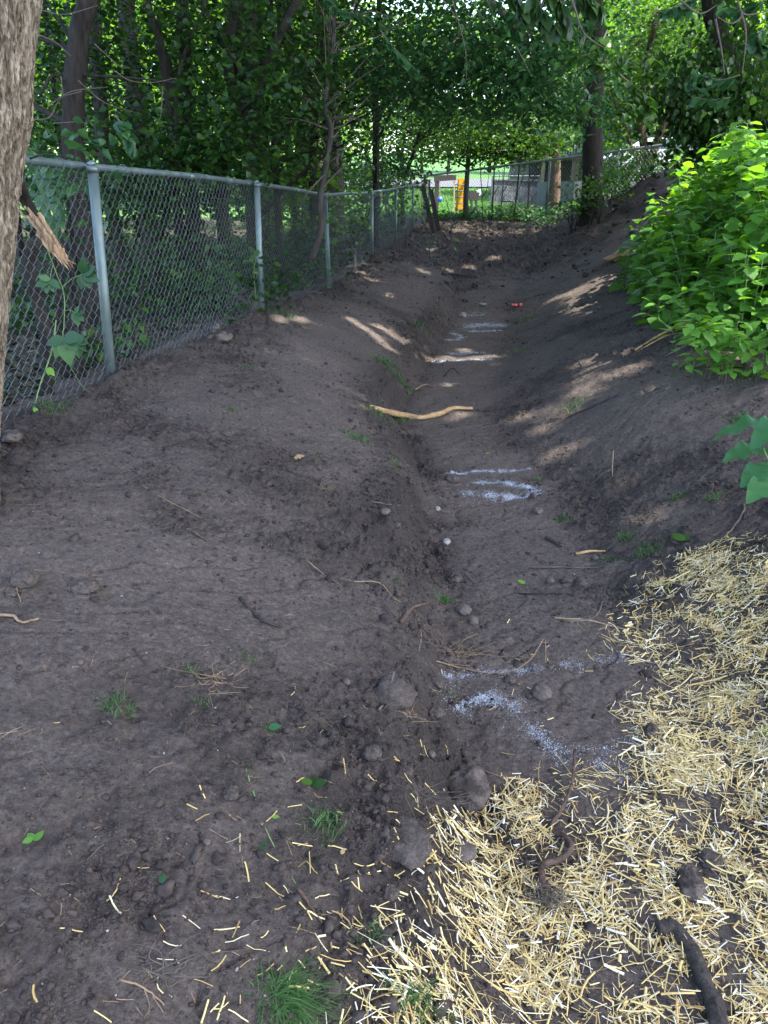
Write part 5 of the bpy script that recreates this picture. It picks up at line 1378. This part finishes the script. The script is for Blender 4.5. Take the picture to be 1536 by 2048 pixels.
def stick(label, pix, r, mat='twig', name='stick', cat='stick', lift=1.0, sub=None, n=6, rough=.1, ov=None, arch=None, tip=.5, leafs=None):
    P = []; 
    for i, (u, v) in enumerate(pix):
        q = G(u, v); q.z += r * lift + (arch[i] if arch else 0); P.append(q)
    root = thing(name, label, cat, P[len(P) // 2])
    sp = spline(P, n)
    for q in (sp[1:-1] if r < .008 else []): q += Vector((random.uniform(-1, 1), random.uniform(-1, 1), random.uniform(-.4, .4))) * r * .5
    mb = MB(); mb.tube(sp, taper(r, r * tip, len(sp)), 8, rough=rough, ov=ov); mb.build('shaft', M[mat], root, smooth=True)
    if sub:
        mb = MB()
        for L in sub:
            Q = [G(u, v) + Vector((0, 0, r * .8)) for u, v in L]; s2 = spline(Q, 5); mb.tube(s2, taper(r * .55, r * .15, len(s2)), 5, cap=False)
        mb.build('side_twigs', M[mat], root, smooth=True)
    return root
def strip():
    """stripped orange wood strip across the ditch"""
    pix = [(740, 820), (765, 826), (800, 836), (840, 839), (875, 832), (905, 822), (945, 821)]
    P = [G(u, v) + Vector((0, 0, .018)) for u, v in pix]; root = thing('wood_strip', 'long pale orange curved strip of stripped wood lying across the ditch', 'wood strip', P[3])
    sp = spline(P, 6); n = len(sp); rr = [.006 + .017 * math.sin(math.pi * min(1, i / n * 1.0)) ** .6 for i in range(n)]
    mb = MB(); mb.tube(sp, rr, 9, rough=.18, ov=1.4); mb.build('strip', M['orange_wood'], root, smooth=True)
    mb = MB(); mb.tube([q + Vector((0, .010, -.006)) for q in sp[2:n // 2]], [r_ * .8 for r_ in rr[2:n // 2]], 8, rough=.15); mb.build('bark_patch', M['bark'], root, smooth=True)
strip()
SK = [('thin wavy twig lying just below the orange wood strip', [(862, 862), (880, 851), (930, 857), (982, 850)], .006, 'twig', {}),
 ('small bent black twig on the ditch floor above the orange strip', [(887, 754), (905, 742), (920, 753)], .006, 'bark', {'arch': (0, .03, 0)}),
 ('short rusty bark piece at the left toe above the orange strip', [(830, 783), (850, 772), (870, 778)], .010, 'root', {}),
 ('straight grey stick at the left toe near the oval stone', [(736, 1004), (780, 1011), (826, 1021)], .0045, 'twig', {}),
 ('thick black limb in the straw at the bottom right corner', [(1312, 1868), (1345, 1872), (1380, 1915), (1405, 1970), (1425, 2020), (1432, 2075)], .019, 'darkwood', {'tip': 1.15, 'lift': .8, 'rough': .20}),
 ('orange brown stick pointing right at the left edge of the straw', [(1108, 1238), (1180, 1247), (1240, 1257), (1292, 1268)], .0055, 'root', {}),
 ('curved dark root lying over the orange brown stick', [(1125, 1246), (1175, 1244), (1200, 1220), (1210, 1182)], .006, 'twig', {}),
 ('long thin grey stick across the right side of the ditch', [(1058, 1137), (1120, 1138), (1180, 1136), (1245, 1132)], .0045, 'twig', {}),
 ('black twig on the ditch floor between pebbles and the orange brown stick', [(1028, 1187), (1062, 1192), (1125, 1190)], .0045, 'bark', {'sub': [[(1050, 1192), (1052, 1205), (1030, 1222)]]}),
 ('short fat dark log piece right of the ditch', [(1092, 1080), (1108, 1088), (1122, 1097)], .013, 'darkwood', {}),
 ('pale knotty wood chunk right of the short dark log', [(1152, 1113), (1180, 1108), (1210, 1107)], .009, 'orange_wood', {}),
 ('long looping pale rootlet crossing the chalk marks', [(872, 1330), (920, 1338), (970, 1352), (1020, 1352), (1060, 1332), (1086, 1303), (1091, 1332)], .0028, 'root', {'arch': (0, 0, .01, .01, .02, .05, .01)}),
 ('pale broken root at the left picture edge', [(-5, 1232), (30, 1240), (45, 1250), (80, 1247)], .0055, 'root', {}),
 ('thin pale rootlet above the pale broken root at the left edge', [(28, 1143), (34, 1180), (42, 1208)], .0028, 'root', {}),
 ('dark half buried stick on the left slope', [(480, 1198), (510, 1228), (535, 1250), (565, 1262)], .007, 'darkwood', {}),
 ('short brown stick in the middle of the left slope', [(386, 1066), (398, 1075), (412, 1087)], .007, 'bark_red', {}),
 ('fine orange root running down the upper left slope', [(285, 972), (330, 1000), (370, 1020), (405, 1040)], .0022, 'root', {}),
 ('fine root thread on the slope near the left toe', [(615, 1128), (650, 1152), (685, 1172)], .0022, 'root', {}),
 ('long root thread descending to the ditch from the left', [(705, 1163), (760, 1180), (790, 1200), (830, 1215)], .0028, 'root', {}),
 ('flattened dark root piece left of the grass tuft', [(802, 1250), (825, 1225), (860, 1208)], .010, 'bark_red', {}),
 ('upright looking orange rootlet below the flattened root', [(836, 1245), (842, 1275), (838, 1305)], .0035, 'root', {'sub': [[(840, 1262), (855, 1255), (862, 1262)]]}),
 ('short grey stick standing on the soil caked boulder', [(757, 1424), (772, 1407), (788, 1388)], .0055, 'twig', {'arch': (0, .02, .05)}),
 ('brown stick in the scattered straw near the bottom middle', [(596, 1788), (618, 1822), (645, 1850)], .0045, 'bark_red', {}),
 ('long thin green brown weed stem trailing down the lower left slope', [(492, 1548), (510, 1600), (535, 1670), (570, 1730), (592, 1775)], .0020, 'stem', {}),
 ('grey branch lying along the sunny patch of the right bank', [(1235, 793), (1190, 812), (1140, 835), (1100, 860)], .010, 'darkwood', {'sub': [[(1100, 860), (1084, 875), (1088, 895)]]}),
 ('bent brown stick below the broad leaf weed', [(1486, 1012), (1484, 1035), (1455, 1070), (1420, 1100)], .006, 'twig', {}),
 ('upper of two pale split sticks at the foot of the thicket', [(1270, 702), (1320, 678), (1375, 660)], .010, 'orange_wood', {'arch': (0, .03, .07), 'tip': 1.2}),
 ('lower of two pale split sticks at the foot of the thicket', [(1272, 706), (1325, 688), (1368, 671)], .007, 'orange_wood', {'arch': (0, .01, .03)}),
 ('dark forked twig left of the cut leafy shrub', [(1328, 716), (1380, 700), (1440, 678)], .007, 'twig', {'arch': (0, .05, .12)}),
 ('fallen brown branch running under the cut leafy shrub', [(1418, 738), (1450, 718), (1490, 695), (1540, 660)], .013, 'bark_red', {'arch': (0, .04, .10, .22)}),
 ('short pale twig on the crumbly edge of the right bank', [(1345, 732), (1358, 748), (1380, 750)], .005, 'twig', {}),
 ('small twig on the right slope opposite the paint', [(1150, 718), (1165, 732)], .006, 'twig', {}),
 ('thin stick high on the right slope', [(1092, 728), (1110, 715), (1130, 700)], .006, 'twig', {}),
 ('long thin stick on the far end wall of the ditch', [(1062, 492), (1072, 508), (1084, 528)], .012, 'twig', {}),
 ('dark log lying at the left end of the far ditch floor', [(885, 550), (910, 556), (940, 555)], .025, 'darkwood', {}),
 ('fallen black trunk leaning from the lawn up to the dirt mound', [(1030, 430), (1080, 415), (1135, 400)], .05, 'darkwood', {'arch': (0, .12, .3)}),
 ('twig in the crumbs on the left bank shoulder', [(700, 598), (730, 600), (760, 603)], .008, 'twig', {}),
 ('curled root on the shoulder of the left bank', [(780, 545), (800, 540), (815, 548), (818, 556)], .010, 'twig', {'arch': (0, .05, .04, 0)}),
 ('pale stem near the chalk line at the right toe', [(1222, 932), (1224, 958)], .004, 'root', {'arch': (.1, 0)}),
 ('pair of brown twigs tangled at the right toe', [(1160, 985), (1185, 968), (1208, 950)], .0045, 'twig', {'sub': [[(1185, 968), (1180, 990)], [(1208, 950), (1240, 945)]]}),
 ('white peeled twig at the right end of the far ditch', [(1050, 600), (1075, 592), (1105, 585)], .009, 'twig', {}),
 ('wisp of root above the knobbly clods', [(930, 1150), (950, 1170), (975, 1195)], .0035, 'twig', {'sub': [[(950, 1210), (985, 1208)], [(985, 1208), (955, 1230)]]}),
 ('thin brown root thread in the lower left corner', [(240, 1965), (290, 1985), (330, 2020)], .0024, 'root', {'sub': [[(290, 1985), (300, 2020), (290, 2050)]]}),
]
for lb, px, r, mt, kw in SK: stick(lb, px, r, mt, **kw)

def root_in_straw():
    pix = [(1147, 1514), (1143, 1580), (1122, 1632), (1104, 1650), (1108, 1668), (1127, 1682), (1140, 1716), (1118, 1735), (1082, 1747), (1089, 1790)]
    P = [G(u, v) + Vector((0, 0, .022 + .012 * math.sin(i * 1.3))) for i, (u, v) in enumerate(pix)]
    root = thing('uprooted_root', 'long crooked brown root with a fibrous ball at its lower end lying on the straw', 'root', P[-1])
    sp = spline(P, 6); mb = MB(); mb.tube(sp, taper(.0045, .0105, len(sp)), 9, rough=.13); mb.build('shaft', M['bark_red'], root, smooth=True)
    mb = MB(); g_ = random.Random(8); c = G(1092, 1810) + Vector((0, 0, .03))
    for q in range(150):
        a = c + Vector((g_.gauss(0, .02), g_.gauss(0, .015), g_.gauss(0, .012))); d = Vector((g_.gauss(0, .032), g_.gauss(0, .028), g_.gauss(-.004, .014)))
        s2 = spline([a, a + d * .5 + Vector((g_.gauss(0, .01), g_.gauss(0, .01), g_.gauss(0, .008))), a + d], 3); mb.tube(s2, taper(.0014, .0005, len(s2)), 3, cap=False)
    mb.build('fibres', M['twig'], root)
root_in_straw()
def fibre(label, u, v, wpx, n, seed, mat='root'):
    c = G(u, v); s = wpx * dist(c) / FPX / 2; g_ = random.Random(seed); root = thing('root_tangle', label, 'roots', c); mb = MB()
    for q in range(n):
        a = c + Vector((g_.gauss(0, s * .35), g_.gauss(0, s * .3), .004)); d = Vector((g_.gauss(0, s), g_.gauss(0, s * .7), abs(g_.gauss(0, s * .25))))
        s2 = spline([a, a + d * .5 + Vector((g_.gauss(0, .25) * s, g_.gauss(0, .25) * s, 0)), a + d], 4)
        for w_ in s2: w_.z = max(w_.z, hz(w_.x, w_.y) + .001)
        mb.tube(s2, taper(.0011, .0005, len(s2)), 4, cap=False)
    mb.build('roots', M[mat], root)
fibre('tangle of orange rootlets left of the chalk line with the vine', 915, 1310, 110, 34, 1)
fibre('tangle of brown rootlets on the left slope beside a grass tuft', 435, 1375, 80, 26, 2)
fibre('reddish root tuft on the left slope above the toe', 765, 965, 26, 22, 3, 'twig')
fibre('rootlets trailing below the soil caked boulder', 820, 1440, 60, 16, 4)
fibre('fine rootlets beside the largest grey rock', 840, 1600, 90, 26, 5, 'twig')
fibre('small root tuft in the straw below the root ball', 1010, 1885, 50, 40, 6, 'twig')
fibre('dried weed wisps on the right toe near the chalk ring', 1110, 990, 50, 22, 7, 'twig')
fibre('wispy dry roots in the bottom left foreground', 320, 1960, 90, 20, 8, 'twig')
fibre('dry brush stalks on the dark mound right of the far ditch', 1190, 470, 90, 26, 9, 'root')
fibre('pale root wisps on the upper left slope', 650, 985, 40, 12, 10)

def torn_wood():
    c = G(1215, 528); root = thing('torn_wood', 'torn pale orange piece of wood on the right bank far down the ditch', 'wood', c); mb = MB(); g_ = random.Random(2)
    for q in range(14):
        a = c + Vector((g_.uniform(-.12, .1), g_.uniform(-.1, .1), .04)); mb.tube([a, a + Vector((g_.uniform(.1, .2), g_.uniform(-.04, .1), g_.uniform(.02, .10))), a + Vector((.22, .05, g_.uniform(.05, .18)))], [.02, .03, .004], 5, rough=.2)
    mb.build('splinters', M['torn'], root)
torn_wood()
def wrapper():
    c = G(1034, 614); root = thing('red_wrapper', 'crumpled red wrapper at the far end of the ditch floor', 'litter', c)
    mb = MB(); V = []; g_ = random.Random(1)
    for i in range(6):
        for j in range(4): V.append(c + Vector((i * .03 - .08, j * .03 - .04, .015 + g_.uniform(0, .04))))
    mb.add(V, [(i * 4 + j, (i + 1) * 4 + j, (i + 1) * 4 + j + 1, i * 4 + j + 1) for i in range(5) for j in range(3)]); mb.build('foil', M['red'], root)
    s = root.children[0].modifiers.new('thick', 'SOLIDIFY'); s.thickness = .002
wrapper()

# ---- grass tufts
def tuft(label, u, v, wpx, n, seed, H=None, mat='grass', lean=.9):
    c = G(u, v); s = wpx * dist(c) / FPX / 2; g_ = np.random.default_rng(seed)
    P = np.stack([c.x + g_.normal(0, s * .4, n), c.y + g_.normal(0, s * .35, n)], 1); z = height(P[:, 0], P[:, 1])
    V, F, vv = blades(np.column_stack([P, z - .003]), (H or s * .55), .0008 + .0004 * dist(c) / 2, g_, lean * 1.5)
    o = npmesh('grass_tuft', V, F, M[mat], None, vv, origin=tuple(c)); return tag(o, label, 'grass tuft')
TF = [('dense green grass tuft by the pale tan stone in the ditch', 886, 1205, 46, 140), ('faint grass wisps on the left toe above the root piece', 795, 1168, 40, 40), ('green tuft beside the pale scrap at the left toe', 792, 928, 34, 70),
 ('patchy grass on the left slope above that scrap', 715, 880, 60, 90), ('sparse grass left of the orange wood strip', 755, 832, 60, 80), ('grass patch on the left bank level with the paint line', 770, 730, 70, 110), ('grass streak below that patch on the left bank', 800, 765, 60, 90), ('dark grass tuft just under the orange wood strip', 795, 845, 44, 80),
 ('pale tuft at the right toe near the chalk line', 1075, 962, 26, 50), ('two toned tuft right of the flat dark stone', 1124, 1040, 34, 60), ('green tuft above the straw near the right bank', 1252, 1078, 44, 90), ('flattened grass at the upper edge of the straw', 1290, 1108, 70, 100), ('grass tuft in shadow left of the broad leaf weed', 1355, 994, 34, 70), ('darker tuft under the broad leaf weed', 1425, 1000, 44, 70),
 ('grass blades mixed with the straw edge', 1215, 1125, 40, 50), ('bright sprig with a torn leaf on the lower left slope', 542, 1462, 34, 36), ('short tuft on the left slope below the dark stick', 385, 1352, 34, 36), ('wide wispy grass at the left of the lower slope', 235, 1418, 90, 70), ('dry grass right of the wide wispy one', 405, 1415, 44, 36), ('grass wisps near the brown rootlets', 500, 1318, 46, 30),
 ('long lying grass beside the pebbles near the straw', 650, 1655, 90, 110), ('small tuft above the straw zone at lower middle', 655, 1468, 20, 26), ('green wisps next to the largest grey rock', 888, 1640, 30, 40), ('grass under the fence behind the second post', 560, 628, 60, 60), ('grass sprigs on the dark soil below the fence', 492, 735, 34, 40), ('sprout cluster on the dark slope left of centre', 465, 822, 30, 36),
 ('grass below the first post at the foot of the fence', 105, 825, 80, 70), ('grass sprigs on the right toe opposite the paint line', 1030, 705, 40, 50), ('grass on the right slope by the far paint patch', 1055, 640, 50, 50), ('grass on the left bank by the far paint patch', 840, 655, 50, 60), ('dry grass clump on the right bank crest at the edge', 1500, 752, 56, 120), ('pale dry tuft on the right bank above the weed', 1475, 838, 40, 50), ('grass in the sunlit streak of the right bank', 1150, 815, 60, 50), ('wisps of grass by the scattered straw at bottom middle', 735, 1880, 70, 50),
 ('small tuft near the upper edge of the left slope', 640, 908, 24, 30), ('grass wisps on the ditch floor near the vine loop', 905, 1390, 24, 30)]
for i, (lb, u, v, w, n) in enumerate(TF): tuft(lb, u, v, w, n, 300 + i)
tuft('large matted clump of dark green grass at the bottom edge of the picture', 575, 2005, 105, 480, 401, H=.024, lean=2.6)
tuft('green grass clump right of the large one at the bottom edge', 840, 2020, 90, 160, 402, H=.05)

def lone_leaf(label, u, v, px, mat, a, seed, T=T_FLAT, k_=1):
    c = G(u, v); s = px * dist(c) / FPX; s *= .72; g_ = np.random.default_rng(seed); C = []; D = []; U = []
    for q in range(k_):
        b = a + q * 1.3; C.append((c.x, c.y, c.z + .008 + .004 * q)); D.append((math.cos(b), math.sin(b), .15)); U.append((g_.normal(0, .2), g_.normal(-.2, .2), 1))
    V, F, v_ = place_leaves(T, C, D, U, s, g_); o = npmesh('fallen_leaf', V, F, M[mat], None, v_, origin=tuple(c)); return tag(o, label, 'leaf')
LV = [('small bright green leaf on the ditch floor above the black twig', 1050, 1171, 22, 'leaf_yellow', 2.6, 1), ('tiny bright leaf on the ditch floor below the orange strip', 970, 908, 16, 'leaf_yellow', .2, 1), ('little green sprout with three leaves on the lower left slope', 68, 1682, 26, 'leaf_bush', 1.2, 3), ('single dull green leaf on the bare lower left soil', 325, 1775, 28, 'leaf_blue', 1.7, 1),
 ('green leaf on the sprig of the lower left slope', 537, 1460, 34, 'leaf_broad', .1, 1), ('blue green leaf above the weed stem', 497, 1533, 14, 'leaf_blue', 1, 1), ('green leaves half buried on the slope left of the rock', 625, 1572, 34, 'leaf_dark', .3, 3), ('leaf at the base of the weed stem among straw', 522, 1702, 26, 'leaf_blue', -.8, 2), ('dry tan leaf on the upper left slope', 588, 915, 26, 'dry', .4, 1), ('pale blue green leaf on the right toe level with the orange strip', 1030, 836, 18, 'leaf_blue', .3, 1),
 ('green leaves poking through the straw at right', 1445, 1240, 40, 'leaf_blue', .2, 2), ('small leaf lying in the straw near the stone', 1318, 1776, 24, 'leaf_blue', 2.5, 1), ('bright leaf at the right picture edge beside the straw', 1530, 1478, 40, 'leaf_bush', 1.4, 1), ('wilted leaf below the first fence post', 188, 800, 16, 'leaf_yellow', -1.5, 1), ('light leaf on dark soil right of the first fence post', 248, 808, 12, 'leaf_yellow', 0, 1), ('leaf on the edge of the straw by the grass', 1368, 1092, 34, 'leaf_mid', 1, 2), ('brown dead leaf near the bottom middle straw', 683, 1712, 24, 'dry', 1.2, 1), ('pale leaf by the chips at left bottom', 545, 1640, 22, 'leaf_yellow', -.1, 1), ('green leaves under the tufts at the straw top edge', 1330, 1180, 30, 'leaf_dark', 0, 2)]
for i, (lb, u, v, px, mt, a, kk) in enumerate(LV): lone_leaf(lb, u, v, px, mt, a, 500 + i, k_=kk)

# ---- spray chalk on the soil
def chalk(label, pix, wpx, dens, seed, group='white marking paint on the ditch floor'):
    g_ = np.random.default_rng(seed); P = [G(u, v) for u, v in pix]; sp = spline(P, 10); c = sp[len(sp) // 2]
    w = wpx * dist(c) / FPX; n = 0; C = []
    for a, b in zip(sp[:-1], sp[1:]):
        L = (b - a).length; m = int(L * dens * 260000 * max(w, .02)); t = g_.random((m, 1)); q = np.array(a) + (np.array(b) - np.array(a)) * t
        q = q[:, :2] + g_.normal(0, w * .6, (m, 2)) * (1 + 1.2 * (g_.random((m, 1)) < .3)); keep = fbm(q[:, 0] * 26, q[:, 1] * 26, 3, seed) > .22 + .42 * g_.random(m) + .08 * (1.5 - dens); C.append(q[keep])
    C = np.concatenate(C); n = len(C); s = g_.uniform(.0006, .0017, n) * (1 + .10 * c.y); th = g_.uniform(0, 6.28, n)
    K = 4; ang = th[:, None] + np.arange(K) * 2 * np.pi / K; rr = s[:, None] * g_.uniform(.6, 1.2, (n, K))
    X = C[:, 0:1] + rr * np.cos(ang); Y = C[:, 1:2] + rr * np.sin(ang); Z = height(X, Y) + .0014 + g_.uniform(0, .0012, n)[:, None]
    V = np.stack([X, Y, Z], 2).reshape(-1, 3); F = (np.arange(n) * K)[:, None] + np.arange(K)
    o = npmesh('paint_mark', V, F, M['chalk'], None, origin=tuple(c)); return tag(o, label, 'paint mark', group)
chalk('curved white paint ring open on its left, in the middle of the ditch', [(950, 966), (1000, 964), (1045, 973), (1078, 984), (1050, 992), (1010, 994), (970, 993)], 9, 1.9, 1)
chalk('faint paint speckle left of the open ring', [(925, 988), (945, 990)], 14, .9, 2)
chalk('thin straight white paint line above the open ring', [(875, 950), (940, 945), (1000, 943), (1060, 940)], 4, 1.3, 3)
chalk('thick arched white paint stroke below the looping rootlet', [(905, 1420), (940, 1405), (990, 1401), (1030, 1418)], 17, 1.5, 4)
chalk('faint paint line crossed by the looping rootlet', [(885, 1352), (950, 1347), (1020, 1346), (1090, 1338)], 9, .8, 5)
chalk('small paint smudge near the straw above the thick stroke', [(1125, 1333), (1160, 1330)], 12, .9, 6)
chalk('paint smudge reaching the straw edge at the right', [(1200, 1322), (1250, 1308)], 13, .7, 7)
chalk('broken paint stroke running down to the straw', [(1050, 1450), (1085, 1480), (1115, 1500), (1130, 1525)], 20, .8, 8)
chalk('paint smear at the lower edge of the open ditch floor by the straw', [(1190, 1528), (1225, 1540), (1262, 1552)], 20, .8, 9)
chalk('faint paint stroke between straw tips', [(1150, 1500), (1200, 1494), (1260, 1480), (1290, 1445)], 14, .6, 10)
chalk('pale paint patch on the far ditch floor, the brightest of the far ones', [(933, 655), (970, 650), (1008, 652)], 11, 1.4, 11)
chalk('lower stroke of the far paint patch', [(935, 662), (975, 663), (1005, 660)], 4, 1.3, 12)
chalk('small hooked paint stroke left of the far patch', [(905, 666), (920, 672), (918, 680), (890, 681)], 5, 1.2, 13)
chalk('thin horizontal far paint line', [(865, 724), (920, 721), (985, 721)], 4, 1.5, 14)
chalk('paint haze just above the thin far line', [(900, 708), (940, 706), (975, 706)], 7, .7, 15)
chalk('farthest paint smudge near the tan stone', [(940, 632), (965, 628)], 10, .7, 16)

# ---- straw
def poly_world(px): return [(G(u, v).x, G(u, v).y) for u, v in px]
SP = poly_world([(1536, 1082), (1440, 1090), (1370, 1108), (1300, 1165), (1255, 1215), (1235, 1270), (1290, 1330), (1290, 1400), (1262, 1430), (1300, 1470), (1260, 1560), (1180, 1560), (1100, 1570), (1010, 1590), (960, 1640), (880, 1690), (860, 1780), (850, 1870), (700, 1900), (640, 1990), (620, 2080)])
SP = SP + [(.0 + SP[-1][0], .75), (2.9, .75), (2.9, SP[0][1] + .1)]
def inside(x, y, poly):
    c = np.zeros(x.shape, bool); n = len(poly); j = n - 1
    for i in range(n):
        xi, yi = poly[i]; xj, yj = poly[j]
        c ^= ((yi > y) != (yj > y)) & (x < (xj - xi) * (y - yi) / (yj - yi + 1e-12) + xi); j = i
    return c
def pdist(x, y, poly):
    d = np.full(x.shape, 9.)
    for (a, b), (c, e) in zip(poly, poly[1:]):
        vx, vy = c - a, e - b; t = np.clip(((x - a) * vx + (y - b) * vy) / (vx * vx + vy * vy + 1e-12), 0, 1); d = np.minimum(d, np.hypot(x - a - t * vx, y - b - t * vy))
    return d
def straws(X, Y, L, Wd, th, tilt, lift, g):
    """curved straw strips with a shallow gutter section"""
    n = len(X); K = 4; cs = np.array([(-1, 0), (-.55, .8), (.55, .8), (1, 0)])
    t = np.linspace(-.5, .5, K); dx, dy = np.cos(th), np.sin(th); bend = g.normal(0, .022, n) * (1 + (g.random(n) < .12) * 5)
    z0 = height(X, Y)
    px = X[:, None] + (t * L[:, None]) * dx[:, None] - (bend * L)[:, None] * (t ** 2) * 4 * dy[:, None]
    py = Y[:, None] + (t * L[:, None]) * dy[:, None] + (bend * L)[:, None] * (t ** 2) * 4 * dx[:, None]
    zg = height(px, py)
    # rest on the ground line under the piece, never below the soil
    zl = z0[:, None] + (macro(px, py) - macro(X, Y)[:, None])
    pz = np.maximum(zl + lift[:, None] + np.tan(tilt)[:, None] * t * L[:, None], zg + .0012)
    w = Wd[:, None, None] * cs[None, None, :, 0]; h = Wd[:, None, None] * cs[None, None, :, 1] * .7
    rol = g.uniform(-.7, .7, n)[:, None, None]
    w2 = w * np.cos(rol) - h * np.sin(rol); h2 = w * np.sin(rol) + h * np.cos(rol)
    V = np.stack([px[:, :, None] - w2 * dy[:, None, None], py[:, :, None] + w2 * dx[:, None, None], pz[:, :, None] + h2], 3).reshape(n, -1, 3)
    f = []
    for i in range(K - 1):
        for j in range(3): a = i * 4 + j; f.append((a, a + 1, a + 5, a + 4))
    F = np.array(f)[None] + (np.arange(n) * K * 4)[:, None, None]
    return V.reshape(-1, 3), F.reshape(-1, 4), len(f)
def straw_var(n, g): return np.clip(np.where(g.random(n) < .15, g.uniform(.82, 1, n), np.where(g.random(n) < .15, g.uniform(0, .2, n), g.normal(.5, .17, n))), 0, 1)
g = np.random.default_rng(123)
n = 285000; Y = .78 + (SP[0][1] + .15 - .78) * g.random(n) ** 1.05; X = g.uniform(-.45, 2.75, n)
ins = inside(X, Y, SP); d = pdist(X, Y, SP[:21]); sd_ = np.where(ins, d, -d)
cover = sstep(-.10, .16, sd_)
clump = fbm(X * 8.5, Y * 8.5, 4, 88, .6)
dens = cover * (.22 + .85 * sstep(.38, .58, clump)) * (.55 + .6 * sstep(.35, .6, fbm(X * 2.4, Y * 2.4, 2, 91))) 
top = sstep(1.7, 2.9, Y) * .35
ok = (g.random(n) < dens * (.52 - top * .55)) & (X < .85 * Y + 1.0 + .5 * (vn(Y * 4, X * 4, 95) - .5))
X, Y = X[ok], Y[ok]; n = len(X); print('straw', n)
L = np.clip(g.lognormal(math.log(.034), .55, n), .008, .15); Wd = np.clip(g.lognormal(math.log(.00115), .5, n), .0004, .0042)
V, F, k_ = straws(X, Y, L, Wd, g.uniform(0, 6.28, n), g.normal(0, .16, n), np.abs(g.normal(0, .010, n)) + .001, g)
o = npmesh('straw_mulch', V, F, M['straw'], None, np.repeat(straw_var(n, g), k_)); tag(o, 'pale yellow chopped straw spread over the lower right of the ditch', 'straw', kind='stuff')
# loose pieces on bare soil: one object each
lo = []
for u, v in [(385, 1620), (405, 1638), (405, 1590), (540, 1640), (468, 1640), (590, 1620), (470, 1690), (495, 1745), (480, 1690), (550, 1780), (545, 1720), (425, 1790), (455, 1800), (233, 1830), (320, 1860), (345, 1895), (335, 1925), (385, 1850), (455, 1865), (475, 1880), (440, 1935), (300, 1955), (315, 1975), (410, 2025), (230, 1790), (145, 1865), (620, 1730), (640, 1590), (690, 1640), (605, 1690), (730, 1735), (600, 1560), (275, 1740), (208, 2040), (70, 2000), (560, 1820), (575, 1790), (625, 1740), (120, 1450), (590, 1395), (605, 1460), (640, 1470), (690, 1550), (745, 1560), (860, 1590)]: lo.append((G(u, v), True))
gg = random.Random(9)
while len(lo) < 150:
    u = gg.uniform(400, 1260); v = gg.uniform(1240, 2040)
    # fewer away from the straw
    edge = 1290 - (v - 1180) * .85 if v < 1500 else 980 - (v - 1550) * .9
    if u > edge + 40 or u < edge - 330 or gg.random() > math.exp(-(edge - u) / 150): continue
    lo.append((G(u, v), False))
for p, big in lo:
    l = np.array([gg.uniform(.025, .06) if big else gg.uniform(.015, .05)]); w = np.array([gg.uniform(.0009, .0021)])
    V, F, k_ = straws(np.array([p.x]), np.array([p.y]), l, w, np.array([gg.uniform(0, 6.28)]), np.array([gg.gauss(0, .05)]), np.array([.0012]), g)
    o = npmesh('straw_piece', V, F, M['straw'], None, np.repeat(np.minimum(straw_var(1, g), .86 if big else .7), k_), origin=tuple(p)); tag(o, 'single loose piece of straw lying on bare dark soil beside the mulch', 'straw', 'loose straw pieces scattered on the bare soil')
# tiny dry debris threads over the banks
n = 1500; x, y = scatter_xy(n, .8, 10, 1.2, g, lambda x, y: np.full(x.shape, .7))
V, F, k_ = straws(x, y, np.clip(g.lognormal(math.log(.02), .5, n), .006, .08), np.full(n, .0007) * (1 + .12 * y), g.uniform(0, 6.28, n), g.normal(0, .08, n), np.full(n, .002), g)
o = npmesh('root_threads', V, F, M['root'], None, np.repeat(g.random(n), k_)); tag(o, 'fine rootlets and plant threads strewn over the soil', 'rootlets', kind='stuff')
